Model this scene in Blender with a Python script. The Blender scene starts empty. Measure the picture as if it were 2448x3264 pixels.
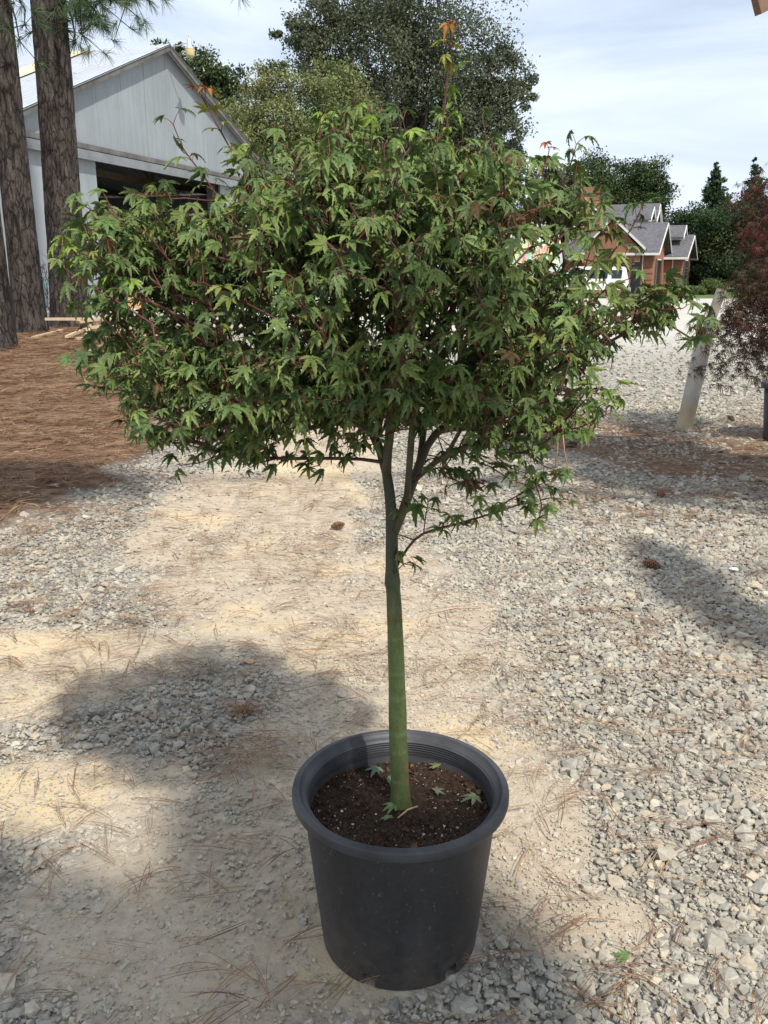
import bpy, bmesh, math, random
import numpy as np
from mathutils import Vector, Matrix, Quaternion

# ------------------------------------------------------------------ camera, sky, sun, exposure
SC = bpy.context.scene
COL = SC.collection
F = 2750.0                                   # focal length in photo pixels (photo 2448 x 3264)
PITCH = math.atan((1632 - 865) / F)
CZ = 1.5
cam_d = bpy.data.cameras.new("camera")
cam = bpy.data.objects.new("camera", cam_d); COL.objects.link(cam)
cam.location = (0, 0, CZ); cam.rotation_euler = (math.pi / 2 - PITCH, 0, 0)
cam_d.sensor_fit = 'VERTICAL'; cam_d.sensor_height = 36.0; cam_d.lens = F / 3264 * 36.0
cam_d.clip_start = 0.05; cam_d.clip_end = 2000
SC.camera = cam
SC.render.resolution_x = 768; SC.render.resolution_y = 1024

SUN_ELEV = math.radians(49.5); SUN_ROT = math.radians(152.0)
SUN_DIR = Vector((math.sin(SUN_ROT) * math.cos(SUN_ELEV), math.cos(SUN_ROT) * math.cos(SUN_ELEV), math.sin(SUN_ELEV)))
sun_d = bpy.data.lights.new("sun", 'SUN'); sun_d.energy = 4.6; sun_d.angle = math.radians(1.8)
sun_d.color = (1.0, 0.95, 0.87)
sun = bpy.data.objects.new("sun", sun_d); COL.objects.link(sun)
sun.rotation_euler = SUN_DIR.to_track_quat('Z', 'Y').to_euler()
SC.view_settings.view_transform = 'Standard'; SC.view_settings.look = 'None'
SC.view_settings.exposure = 0.16; SC.view_settings.gamma = 1.0
SC.cycles.max_bounces = 8; SC.cycles.transparent_max_bounces = 8

W = bpy.data.worlds.new("World"); SC.world = W; W.use_nodes = True
nt = W.node_tree; nt.nodes.clear()
def N(t, kind, **kw):
    n = t.nodes.new(kind)
    for k, v in kw.items():
        if k in ('op',): n.operation = v
        elif hasattr(n, k) and not k[0].isupper(): setattr(n, k, v)
        else: n.inputs[k].default_value = v
    return n
sky = N(nt, 'ShaderNodeTexSky', sky_type='NISHITA', sun_disc=False, sun_elevation=SUN_ELEV, sun_rotation=SUN_ROT)
sky.air_density = 1.0; sky.dust_density = 1.5; sky.ozone_density = 1.2
tc = N(nt, 'ShaderNodeTexCoord'); mp = N(nt, 'ShaderNodeMapping'); mp.inputs['Scale'].default_value = (1.2, 1.2, 5.5)
mp.inputs['Rotation'].default_value = (0.08, 0.12, 0.4)
nt.links.new(tc.outputs['Generated'], mp.inputs['Vector'])
n1 = N(nt, 'ShaderNodeTexNoise', Scale=1.6, Detail=7.0, Roughness=0.55, Distortion=0.6)
nt.links.new(mp.outputs[0], n1.inputs['Vector'])
cr = N(nt, 'ShaderNodeValToRGB'); cr.color_ramp.elements[0].position = 0.34; cr.color_ramp.elements[1].position = 0.60
cr.color_ramp.elements[0].color = (0.42, 0.42, 0.42, 1); cr.color_ramp.elements[1].color = (1, 1, 1, 1)
nt.links.new(n1.outputs['Fac'], cr.inputs['Fac'])
cl = N(nt, 'ShaderNodeMix', data_type='RGBA'); cl.inputs[7].default_value = (7.3, 8.1, 9.4, 1)
nt.links.new(cr.outputs['Color'], cl.inputs[0]); nt.links.new(sky.outputs[0], cl.inputs[6])
bg = N(nt, 'ShaderNodeBackground', Strength=0.115); out = N(nt, 'ShaderNodeOutputWorld')
nt.links.new(cl.outputs[2], bg.inputs['Color']); nt.links.new(bg.outputs[0], out.inputs['Surface'])

# ------------------------------------------------------------------ helpers
rng = np.random.default_rng(11); random.seed(5)
cp, sp = math.cos(PITCH), math.sin(PITCH)
def ray(px, py):
    x = (px - 1224) / F; y = (1632 - py) / F
    return np.array([x, cp + y * sp, -sp + y * cp])
def P(px, py, Y):                            # the point of the photo pixel at distance Y ahead
    r = ray(px, py); s = Y / r[1]
    return np.array([r[0] * s, Y, CZ + r[2] * s])
def G(px, py, z=0.0):
    r = ray(px, py); s = (z - CZ) / r[2]
    return np.array([r[0] * s, r[1] * s, z])
def ss(a, b, x):
    t = np.clip((x - a) / (b - a), 0, 1); return t * t * (3 - 2 * t)
def hz(x, y):                                # height of the ground
    x = np.asarray(x, float); y = np.asarray(y, float)
    r = 0.75 * ss(3.5, 13.0, y) * ss(3.0, -4.0, x - 0.02 * y)
    return r
def _h(ix, iy, s):
    n = (ix.astype(np.int64) * 374761393 + iy.astype(np.int64) * 668265263 + s * 144269) & 0x7fffffff
    n = ((n ^ (n >> 13)) * 1274126177) & 0x7fffffff
    return ((n ^ (n >> 16)) & 0xffff) / 65535.0
def vn(x, y, s=0):
    ix = np.floor(x); iy = np.floor(y); fx = x - ix; fy = y - iy
    fx = fx * fx * (3 - 2 * fx); fy = fy * fy * (3 - 2 * fy)
    a = _h(ix, iy, s); b = _h(ix + 1, iy, s); c = _h(ix, iy + 1, s); d = _h(ix + 1, iy + 1, s)
    return (a * (1 - fx) + b * fx) * (1 - fy) + (c * (1 - fx) + d * fx) * fy
def fbm(x, y, s=0, o=4):
    r = 0; a = 0.5
    for k in range(o):
        r = r + a * vn(x * 2 ** k, y * 2 ** k, s + k); a *= 0.5
    return r / (1 - 0.5 ** o)

def tag(o, label=None, cat=None, group=None, kind=None):
    if label: o['label'] = label
    if cat: o['category'] = cat
    if group: o['group'] = group
    if kind: o['kind'] = kind
    return o
def empty(name, loc=(0, 0, 0), label=None, cat=None, group=None):
    o = bpy.data.objects.new(name, None); COL.objects.link(o); o.location = loc; o.empty_display_size = 0.1
    return tag(o, label, cat, group)
def link(name, me, mat, parent=None):
    o = bpy.data.objects.new(name, me); COL.objects.link(o)
    for m in (mat if isinstance(mat, (list, tuple)) else [mat]): me.materials.append(m)
    if parent is not None:
        o.parent = parent; o.location = -Vector(parent.location) if parent.rotation_euler.z == 0 else (0, 0, 0)
    return o
def np_mesh(name, V, faces_n, loops, col=None, smooth=False):
    """V (n,3); faces_n: verts per face (int or array); loops flat index array"""
    me = bpy.data.meshes.new(name)
    V = np.asarray(V, np.float32); loops = np.asarray(loops, np.int32).ravel()
    nf = len(loops) // faces_n
    me.vertices.add(len(V)); me.vertices.foreach_set('co', V.ravel())
    me.loops.add(len(loops)); me.loops.foreach_set('vertex_index', loops)
    me.polygons.add(nf)
    me.polygons.foreach_set('loop_start', np.arange(nf, dtype=np.int32) * faces_n)
    me.polygons.foreach_set('loop_total', np.full(nf, faces_n, np.int32))
    me.update(calc_edges=True)
    if col is not None:
        a = me.color_attributes.new('Col', 'FLOAT_COLOR', 'POINT')
        c = np.ones((len(V), 4), np.float32); c[:, :3] = col; a.data.foreach_set('color', c.ravel())
    me.polygons.foreach_set('use_smooth', np.full(nf, smooth, bool))
    return me

class MB:
    """collects polygons with an optional colour per vertex"""
    def __init__(s): s.v = []; s.f = []; s.c = []; s.sm = []; s.mi = []
    def add(s, vs, fs, col=(1, 1, 1), smooth=False, mi=0):
        o = len(s.v); s.v += [tuple(map(float, v)) for v in vs]
        cc = list(col[0:1]) if False else col
        if len(np.shape(cc)) == 1: s.c += [tuple(cc)] * len(vs)
        else: s.c += [tuple(c) for c in cc]
        for f in fs: s.f.append([o + i for i in f]); s.sm.append(smooth); s.mi.append(mi)
    def box(s, a, b, col=(1, 1, 1), M=None, mi=0):
        x0, y0, z0 = a; x1, y1, z1 = b
        vs = [(x0, y0, z0), (x1, y0, z0), (x1, y1, z0), (x0, y1, z0), (x0, y0, z1), (x1, y0, z1), (x1, y1, z1), (x0, y1, z1)]
        if M is not None: vs = [M(*v) for v in vs]
        s.add(vs, [(0, 3, 2, 1), (4, 5, 6, 7), (0, 1, 5, 4), (1, 2, 6, 5), (2, 3, 7, 6), (3, 0, 4, 7)], col, mi=mi)
    def prism(s, pts, d, col=(1, 1, 1), mi=0):
        """polygon pts (3d) extruded by vector d"""
        n = len(pts); d = np.array(d); a = [np.array(p, float) for p in pts]; b = [p + d for p in a]
        fs = [list(range(n))[::-1], list(range(n, 2 * n))] + [(i, (i + 1) % n, n + (i + 1) % n, n + i) for i in range(n)]
        s.add(a + b, fs, col, mi=mi)
    def bar(s, p, q, w, h=None, col=(1, 1, 1), up=(0, 0, 1)):
        p = np.array(p, float); q = np.array(q, float); h = w if h is None else h
        d = q - p; d /= np.linalg.norm(d); a = np.cross(d, up)
        if np.linalg.norm(a) < 1e-4: a = np.cross(d, (1, 0, 0))
        a /= np.linalg.norm(a); b = np.cross(a, d)
        vs = [e + a * (i * w / 2) + b * (j * h / 2) for e in (p, q) for i, j in ((-1, -1), (1, -1), (1, 1), (-1, 1))]
        s.add(vs, [(0, 1, 2, 3), (7, 6, 5, 4), (0, 4, 5, 1), (1, 5, 6, 2), (2, 6, 7, 3), (3, 7, 4, 0)], col)
    def tube(s, pts, rad, n=8, col=(1, 1, 1), cap=True, smooth=True, jit=None, mi=0):
        pts = [np.array(p, float) for p in pts]
        if np.ndim(rad) == 0: rad = [rad] * len(pts)
        vs = []; cs = []; ref = np.array([0.31, 0.17, 0.93]); prev = None
        for i, p in enumerate(pts):
            d = pts[min(i + 1, len(pts) - 1)] - pts[max(i - 1, 0)]; d = d / (np.linalg.norm(d) + 1e-9)
            if prev is None:
                a = np.cross(d, ref)
                if np.linalg.norm(a) < 0.05: a = np.cross(d, (1, 0, 0))
            else: a = prev - d * np.dot(prev, d)
            a /= np.linalg.norm(a) + 1e-9; b = np.cross(d, a); prev = a
            for k in range(n):
                t = 2 * math.pi * k / n; r = rad[i] * (1 if jit is None else jit(i, k))
                vs.append(p + (a * math.cos(t) + b * math.sin(t)) * r)
                cs.append(col[i] if len(np.shape(col)) == 2 else col)
        fs = [(i * n + k, i * n + (k + 1) % n, (i + 1) * n + (k + 1) % n, (i + 1) * n + k) for i in range(len(pts) - 1) for k in range(n)]
        if cap: fs += [list(range(n))[::-1], [(len(pts) - 1) * n + k for k in range(n)]]
        s.add(vs, fs, cs, smooth, mi)
    def lathe(s, prof, n=48, c=(0, 0, 0), col=(1, 1, 1), smooth=True, mi=0, close=False):
        vs = [(c[0] + r * math.cos(2 * math.pi * k / n), c[1] + r * math.sin(2 * math.pi * k / n), c[2] + z) for r, z in prof for k in range(n)]
        m = len(prof); fs = [(i * n + k, i * n + (k + 1) % n, ((i + 1) % m) * n + (k + 1) % n, ((i + 1) % m) * n + k) for i in range(m if close else m - 1) for k in range(n)]
        s.add(vs, fs, col, smooth, mi)
    def build(s, name, mat, parent=None):
        me = bpy.data.meshes.new(name); me.from_pydata(s.v, [], s.f)
        a = me.color_attributes.new('Col', 'FLOAT_COLOR', 'POINT')
        c = np.ones((len(s.v), 4), np.float32); c[:, :3] = np.array(s.c, np.float32).reshape(-1, 3); a.data.foreach_set('color', c.ravel())
        me.polygons.foreach_set('use_smooth', np.array(s.sm, bool)); me.polygons.foreach_set('material_index', np.array(s.mi, np.int32))
        me.update()
        return link(name, me, mat, parent)

# ------------------------------------------------------------------ materials
def material(name, base=(0.5, 0.5, 0.5), rough=0.8, attr=False, noise=None, bump=None, spec=0.3, metal=0.0, transl=0.0, coord='Object', extra=None):
    """attr: multiply by colour attribute; noise: list of (scale, detail, lo, hi, stretch) brightness factors; bump: (scale, strength, dist, stretch)"""
    m = bpy.data.materials.new(name); m.use_nodes = True; t = m.node_tree; t.nodes.clear()
    o = N(t, 'ShaderNodeOutputMaterial'); b = N(t, 'ShaderNodeBsdfPrincipled')
    b.inputs['Roughness'].default_value = rough; b.inputs['Specular IOR Level'].default_value = spec; b.inputs['Metallic'].default_value = metal
    c = N(t, 'ShaderNodeRGB'); c.outputs[0].default_value = (*base, 1); cur = c.outputs[0]
    tcn = N(t, 'ShaderNodeTexCoord')
    if attr:
        a = N(t, 'ShaderNodeAttribute', attribute_name='Col')
        mx = N(t, 'ShaderNodeMix', data_type='RGBA', blend_type='MULTIPLY'); mx.inputs[0].default_value = 1
        t.links.new(cur, mx.inputs[6]); t.links.new(a.outputs['Color'], mx.inputs[7]); cur = mx.outputs[2]
    for (sc, det, lo, hi, st) in (noise or []):
        mpn = N(t, 'ShaderNodeMapping'); mpn.inputs['Scale'].default_value = st; t.links.new(tcn.outputs[coord], mpn.inputs[0])
        nn = N(t, 'ShaderNodeTexNoise', Scale=sc, Detail=det, Roughness=0.6); t.links.new(mpn.outputs[0], nn.inputs['Vector'])
        mr = N(t, 'ShaderNodeMapRange'); mr.inputs[1].default_value = 0.3; mr.inputs[2].default_value = 0.7; mr.inputs[3].default_value = lo; mr.inputs[4].default_value = hi
        t.links.new(nn.outputs['Fac'], mr.inputs[0])
        mx = N(t, 'ShaderNodeVectorMath', op='SCALE'); t.links.new(cur, mx.inputs[0]); t.links.new(mr.outputs[0], mx.inputs['Scale']); cur = mx.outputs[0]
    if extra: cur = extra(t, cur, tcn, b)
    t.links.new(cur, b.inputs['Base Color'])
    if bump:
        sc, stg, dist, st = bump
        mpn = N(t, 'ShaderNodeMapping'); mpn.inputs['Scale'].default_value = st; t.links.new(tcn.outputs[coord], mpn.inputs[0])
        nn = N(t, 'ShaderNodeTexNoise', Scale=sc, Detail=6.0, Roughness=0.65); t.links.new(mpn.outputs[0], nn.inputs['Vector'])
        bp = N(t, 'ShaderNodeBump', Strength=stg, Distance=dist); t.links.new(nn.outputs['Fac'], bp.inputs['Height']); t.links.new(bp.outputs[0], b.inputs['Normal'])
    if transl > 0:
        tr = N(t, 'ShaderNodeBsdfTranslucent'); t.links.new(cur, tr.inputs['Color'])
        ms = N(t, 'ShaderNodeMixShader'); ms.inputs[0].default_value = transl
        t.links.new(b.outputs[0], ms.inputs[1]); t.links.new(tr.outputs[0], ms.inputs[2]); t.links.new(ms.outputs[0], o.inputs['Surface'])
    else: t.links.new(b.outputs[0], o.inputs['Surface'])
    return m
I3 = (1, 1, 1)
def mixc(t, fac, c1, c2):
    mx = N(t, 'ShaderNodeMix', data_type='RGBA')
    for sock, v in ((0, fac), (6, c1), (7, c2)):
        if isinstance(v, (float, int)): mx.inputs[sock].default_value = v
        elif isinstance(v, tuple): mx.inputs[sock].default_value = (*v, 1)
        else: t.links.new(v, mx.inputs[sock])
    return mx.outputs[2]
def noise_fac(t, tcn, sc, lo, hi, stretch=I3, det=5.0, coord='Object', dist=0.0, rough=0.6):
    mpn = N(t, 'ShaderNodeMapping'); mpn.inputs['Scale'].default_value = stretch; t.links.new(tcn.outputs[coord], mpn.inputs[0])
    nn = N(t, 'ShaderNodeTexNoise', Scale=sc, Detail=det, Roughness=rough, Distortion=dist); t.links.new(mpn.outputs[0], nn.inputs['Vector'])
    mr = N(t, 'ShaderNodeMapRange'); mr.inputs[1].default_value = lo; mr.inputs[2].default_value = hi; t.links.new(nn.outputs['Fac'], mr.inputs[0])
    return mr.outputs[0]

M = {}
M['leaf'] = material('maple_leaf', (.76, .75, .62), 0.55, attr=True, noise=[(60, 3, 0.72, 1.28, I3)], spec=0.25, transl=0.2)
M['bark_maple'] = material('maple_bark', I3, 0.6, attr=True, noise=[(35, 4, 0.7, 1.25, (1, 1, 0.25)), (220, 2, .86, 1.2, (1, 1, .6))], bump=(60, 0.3, 0.004, (1, 1, 0.4)), spec=0.3)
M['far_leaf'] = material('far_foliage', I3, 0.65, attr=True, spec=0.2, transl=0.22)
M['far_bark'] = material('far_bark', (0.09, 0.075, 0.06), 0.9, noise=[(4, 4, 0.6, 1.3, (1, 1, 0.3))])
M['needle'] = material('green_needle', I3, 0.5, attr=True, transl=0.1)
M['straw'] = material('dead_needle', I3, 0.6, attr=True, spec=0.3, transl=0.1)
M['stone'] = material('crushed_stone', I3, 0.8, attr=True, noise=[(90, 4, 0.82, 1.15, I3)], bump=(160, 0.35, 0.002, I3), spec=0.25)
M['cone'] = material('pine_cone_scale', I3, 0.8, attr=True)
M['wood'] = material('raw_wood', (0.56, 0.44, 0.30), 0.75, attr=True, noise=[(14, 4, 0.75, 1.15, (1, 1, 6))])
M['old_wood'] = material('weathered_wood', (0.125, 0.12, 0.11), 0.9, noise=[(3, 5, 0.6, 1.35, (1, 1, 1))])
M['white'] = material('white_paint', (0.74, 0.74, 0.74), 0.45, noise=[(3, 3, 0.93, 1.05, I3)])
M['trim'] = material('white_trim', (0.70, 0.69, 0.66), 0.6, noise=[(2, 3, 0.9, 1.05, I3)])
M['dark'] = material('glass_and_porch_shade', (0.02, 0.024, 0.03), 0.12, spec=0.6)  # window glass, also the dark panel for the shaded porch
M['tyre'] = material('tyre_rubber', (0.02, 0.02, 0.02), 0.85)
M['chrome'] = material('wheel_metal', (0.5, 0.5, 0.5), 0.35, metal=0.8)
M['red_lamp'] = material('red_lens', (0.42, 0.03, 0.02), 0.3)
M['shingle'] = None
M['white_siding'] = material('cream_siding', (0.62, 0.60, 0.52), 0.6, noise=[(2, 3, 0.9, 1.05, I3)])
M['hose'] = material('teal_hose', (0.08, 0.22, 0.20), 0.5)
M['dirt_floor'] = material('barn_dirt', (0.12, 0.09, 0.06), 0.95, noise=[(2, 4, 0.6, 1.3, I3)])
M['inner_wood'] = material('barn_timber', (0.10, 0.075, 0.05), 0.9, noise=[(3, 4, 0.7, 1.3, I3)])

# ------------------------------------------------------------------ ground
def grow(a, b, step, far, fac):
    """dense samples a..b then growing out to +-far"""
    mid = list(np.arange(a, b + 1e-6, step)); s = step; x = mid[-1]; hi = []
    while x < far: s *= fac; x += s; hi.append(x)
    s = step; x = mid[0]; lo = []
    while x > -far: s *= fac; x -= s; lo.append(x)
    return np.array(lo[::-1] + mid + hi)
def m_straw(x, y):
    """pine straw cover 0..1"""
    n = fbm(x * 0.9, y * 0.9, 3); n2 = fbm(x * 3.1, y * 3.1, 9)
    # left bed under the pines: right edge runs from (-1.9,3.6) to (-1.2,7) to (-1.6,14)
    edge = np.interp(y, [2.5, 3.6, 4.6, 5.6, 7, 9, 12, 14.5, 16], [-3.4, -2.8, -2.4, -2.15, -1.9, -1.7, -2.3, -4.0, -9])
    l = ss(0.45, -0.35, x - edge + (n - 0.5) * 1.0 + (n2 - 0.5) * 0.7)
    # right-hand straw band under the red maple, cover raised to darken its shade
    c = np.interp(x, [0.8, 2.2, 3, 4.5], [8.3, 7.4, 6.8, 6.4])
    r = ss(2.2, 0.2, np.abs(y - c) / (0.6 + 0.35 * np.clip(x - 1, 0, 3)) + (n2 - 0.5) * 2.0) * ss(0.4, 1.6, x) * 0.8
    r2 = ss(0.52, 0.70, n2 * 0.6 + n * 0.4) * 0.55 * ss(4, 5.5, y) * ss(12, 8, y) * ss(-0.5, 0.6, x)
    return np.clip(np.maximum(l, np.maximum(r, r2)), 0, 1)
def blob(x, y, cx, cy, rx, ry, rot=0.0):
    c, s = math.cos(rot), math.sin(rot); dx = x - cx; dy = y - cy
    return ((dx * c + dy * s) / rx) ** 2 + ((-dx * s + dy * c) / ry) ** 2
def m_dirt(x, y):
    n = (fbm(x * 2.2, y * 2.2, 21) - 0.5) * 1.7 + (fbm(x * 7, y * 5, 27) - 0.5) * 1.1
    d = 0
    for b in ((-1.55, 3.1, .9, .4, .1), (-1.15, 5.2, .35, 1.1, 0), (1.3, 2.35, .25, .12, .5), (0.0, 2.35, 0.55, 0.55, 0), (-0.05, 3.6, 0.62, 1.15, 0.1), (-0.62, 4.6, 0.55, 1.5, 0.1), (-1.0, 2.25, 0.42, 0.22, 0.2), (-0.35, 1.75, 0.55, 0.5, 0),
              (0.34, 2.1, 0.22, 0.36, -0.2), (0.46, 1.72, 0.20, 0.12, 0), (-0.55, 6.6, 0.6, 1.6, 0)):
        d = np.maximum(d, ss(1.35, 0.55, blob(x, y, *b) + n))
    return d
def m_pale(x, y):
    return ss(9, 22, y - 0.35 * (x - 2) + 4 * (fbm(x * .25, y * .25, 5) - .5))
xs = grow(-4.5, 5.0, 0.07, 420, 1.09); ys = grow(0.6, 13.0, 0.07, 420, 1.07); ys = ys[ys > -60]
X, Y = np.meshgrid(xs, ys); Zg = hz(X, Y)
near = ss(16, 8, Y)
Zg = Zg + near * (0.012 * (fbm(X * 2.5, Y * 2.5, 41) - 0.5) + 0.03 * m_straw(X, Y) * fbm(X * 5, Y * 5, 44))
pr = blob(X, Y, 0.03, 1.7, 0.28, 0.28); Zg = np.where(pr < 1.6, np.minimum(Zg, -0.002), Zg)
nx_, ny_ = len(xs), len(ys)
V = np.stack([X.ravel(), Y.ravel(), Zg.ravel()], 1)
ii, jj = np.meshgrid(np.arange(nx_ - 1), np.arange(ny_ - 1)); a = (jj * nx_ + ii).ravel()
L = np.stack([a, a + 1, a + 1 + nx_, a + nx_], 1)
gcol = np.stack([m_straw(X, Y).ravel(), m_dirt(X, Y).ravel(), m_pale(X, Y).ravel()], 1)
gmesh = np_mesh('ground', V, 4, L, gcol, True)
def ground_mat():
    m = bpy.data.materials.new('gravel_ground'); m.use_nodes = True; t = m.node_tree; t.nodes.clear()
    o = N(t, 'ShaderNodeOutputMaterial'); b = N(t, 'ShaderNodeBsdfPrincipled', Roughness=0.92); b.inputs['Specular IOR Level'].default_value = 0.15
    tcn = N(t, 'ShaderNodeTexCoord'); at = N(t, 'ShaderNodeAttribute', attribute_name='Col'); sep = N(t, 'ShaderNodeSeparateColor'); t.links.new(at.outputs['Color'], sep.inputs[0])
    def vor(scale, feat='F1', rnd=1.0):
        wn = N(t, 'ShaderNodeTexNoise', Scale=scale * 0.6, Detail=2.0); t.links.new(tcn.outputs['Object'], wn.inputs['Vector'])
        mx = N(t, 'ShaderNodeVectorMath', op='MULTIPLY_ADD'); mx.inputs[1].default_value = (0.6 / scale,) * 3
        t.links.new(wn.outputs['Color'], mx.inputs[0]); t.links.new(tcn.outputs['Object'], mx.inputs[2])
        v = N(t, 'ShaderNodeTexVoronoi', Scale=scale, feature=feat); t.links.new(mx.outputs[0], v.inputs['Vector']); return v
    v1 = vor(38); v2 = vor(85)
    gr = N(t, 'ShaderNodeValToRGB'); e = gr.color_ramp.elements
    e[0].position = 0; e[0].color = (0.17, 0.17, 0.155, 1); e[1].position = 1; e[1].color = (0.50, 0.45, 0.36, 1)
    for p_, c_ in ((0.3, (0.26, 0.265, 0.25)), (0.6, (0.35, 0.34, 0.30)), (0.8, (0.43, 0.41, 0.35))):
        k = e.new(p_); k.color = (*c_, 1)
    sc1 = N(t, 'ShaderNodeSeparateColor'); t.links.new(v1.outputs['Color'], sc1.inputs[0]); t.links.new(sc1.outputs[0], gr.inputs[0])
    gr2 = N(t, 'ShaderNodeMix', data_type='RGBA', blend_type='MULTIPLY'); gr2.inputs[0].default_value = 0.8
    dk = N(t, 'ShaderNodeMapRange'); dk.inputs[1].default_value = 0.25; dk.inputs[2].default_value = 0.75; dk.inputs[3].default_value = 1.08; dk.inputs[4].default_value = 0.55
    t.links.new(v1.outputs['Distance'], dk.inputs[0]); t.links.new(gr.outputs[0], gr2.inputs[6]); t.links.new(dk.outputs[0], gr2.inputs[7])
    gravel = gr2.outputs[2]
    dustf = noise_fac(t, tcn, 1.3, 0.35, 0.7)
    tan = mixc(t, noise_fac(t, tcn, 25, 0.3, 0.7), (0.40, 0.325, 0.235), (0.54, 0.455, 0.34))
    yel = mixc(t, noise_fac(t, tcn, 1.1, 0.52, 0.62), tan, (0.60, 0.475, 0.295))
    gravel = mixc(t, N_mul(t, dustf, 0.35), gravel, tan)
    dmx = N(t, 'ShaderNodeMath', op='MULTIPLY'); t.links.new(sep.outputs[1], dmx.inputs[0]); dmx.inputs[1].default_value = 0.95
    c = mixc(t, dmx.outputs[0], gravel, yel)
    pale = mixc(t, noise_fac(t, tcn, 0.5, 0.3, 0.7), (0.47, 0.445, 0.385), (0.56, 0.535, 0.47))
    pale = mixc(t, N_mul(t, noise_fac(t, tcn, 14, 0.45, 0.75), 0.5), pale, (0.40, 0.39, 0.36))
    c = mixc(t, sep.outputs[2], c, pale)
    st = mixc(t, noise_fac(t, tcn, 6, 0.3, 0.7, (1, 3.5, 1), 8, dist=1.5, rough=0.75), (0.085, 0.052, 0.032), (0.19, 0.115, 0.070))
    st = mixc(t, noise_fac(t, tcn, 70, 0.40, 0.68, (1, 4, 1), 4, dist=3.0), st, (0.235, 0.152, 0.098))
    sm = N(t, 'ShaderNodeMath', op='MULTIPLY_ADD'); t.links.new(sep.outputs[0], sm.inputs[0]); sm.inputs[1].default_value = 2.0
    nf = noise_fac(t, tcn, 30, 0.25, 0.75, (1, 2.5, 1)); sb = N(t, 'ShaderNodeMath', op='MULTIPLY'); t.links.new(nf, sb.inputs[0]); sb.inputs[1].default_value = -0.95
    t.links.new(sb.outputs[0], sm.inputs[2]); sm.use_clamp = True
    c = mixc(t, sm.outputs[0], c, st)
    # far lawn
    geo = N(t, 'ShaderNodeSeparateXYZ'); t.links.new(tcn.outputs['Object'], geo.inputs[0])
    gf = N(t, 'ShaderNodeMapRange'); gf.inputs[1].default_value = 50.0; gf.inputs[2].default_value = 52.0; t.links.new(geo.outputs[1], gf.inputs[0])
    grass = mixc(t, noise_fac(t, tcn, 2, 0.3, 0.7), (0.07, 0.10, 0.03), (0.14, 0.17, 0.06))
    c = mixc(t, gf.outputs[0], c, grass)
    t.links.new(c, b.inputs['Base Color'])
    h1 = N(t, 'ShaderNodeMath', op='MULTIPLY'); t.links.new(v1.outputs['Distance'], h1.inputs[0]); h1.inputs[1].default_value = -1.0
    h2 = N(t, 'ShaderNodeMath', op='MULTIPLY_ADD'); t.links.new(v2.outputs['Distance'], h2.inputs[0]); h2.inputs[1].default_value = -0.5; t.links.new(h1.outputs[0], h2.inputs[2])
    bn = N(t, 'ShaderNodeTexNoise', Scale=60, Detail=6.0, Roughness=0.7); t.links.new(tcn.outputs['Object'], bn.inputs['Vector'])
    inv = N(t, 'ShaderNodeMath', op='MAXIMUM'); t.links.new(dmx.outputs[0], inv.inputs[0]); t.links.new(sm.outputs[0], inv.inputs[1])
    hm = N(t, 'ShaderNodeMix', data_type='FLOAT'); t.links.new(inv.outputs[0], hm.inputs[0]); t.links.new(h2.outputs[0], hm.inputs[2]); t.links.new(bn.outputs['Fac'], hm.inputs[3])
    bp = N(t, 'ShaderNodeBump', Strength=0.75, Distance=0.012); t.links.new(hm.outputs[0], bp.inputs['Height']); t.links.new(bp.outputs[0], b.inputs['Normal'])
    t.links.new(b.outputs[0], o.inputs['Surface']); return m
def N_mul(t, s, f):
    n = N(t, 'ShaderNodeMath', op='MULTIPLY'); t.links.new(s, n.inputs[0]); n.inputs[1].default_value = f; return n.outputs[0]
ground = link('ground', gmesh, ground_mat()); tag(ground, kind='structure')

# ------------------------------------------------------------------ gravel stones (uncountable)
def stone_protos(n, k, seed):
    r = random.Random(seed); res = []
    for _ in range(n):
        bm = bmesh.new()
        fx, fy, fz = 1.0, r.uniform(0.6, 0.95), r.uniform(0.38, 0.68)
        for _ in range(k):
            v = Vector((r.gauss(0, 1), r.gauss(0, 1), r.gauss(0, 1))).normalized()
            v = Vector([math.copysign(abs(c) ** 0.75, c) for c in v])
            bm.verts.new((v.x * fx * 0.5, v.y * fy * 0.5, v.z * fz * 0.5))
        h = bmesh.ops.convex_hull(bm, input=bm.verts)
        bmesh.ops.delete(bm, geom=[v for v in bm.verts if not v.link_faces], context='VERTS')
        bm.verts.index_update(); bmesh.ops.triangulate(bm, faces=bm.faces)
        res.append((np.array([v.co[:] for v in bm.verts]), np.array([[v.index for v in f.verts] for f in bm.faces]))); bm.free()
    return res
def rot_mats(yaw, tx, ty):
    c, s = np.cos(yaw), np.sin(yaw); z = np.zeros_like(c); o = z + 1
    Rz = np.stack([c, -s, z, s, c, z, z, z, o], 1).reshape(-1, 3, 3)
    c, s = np.cos(tx), np.sin(tx); Rx = np.stack([o, z, z, z, c, -s, z, s, c], 1).reshape(-1, 3, 3)
    c, s = np.cos(ty), np.sin(ty); Ry = np.stack([c, z, s, z, o, z, -s, z, c], 1).reshape(-1, 3, 3)
    return Rz @ Rx @ Ry
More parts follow.
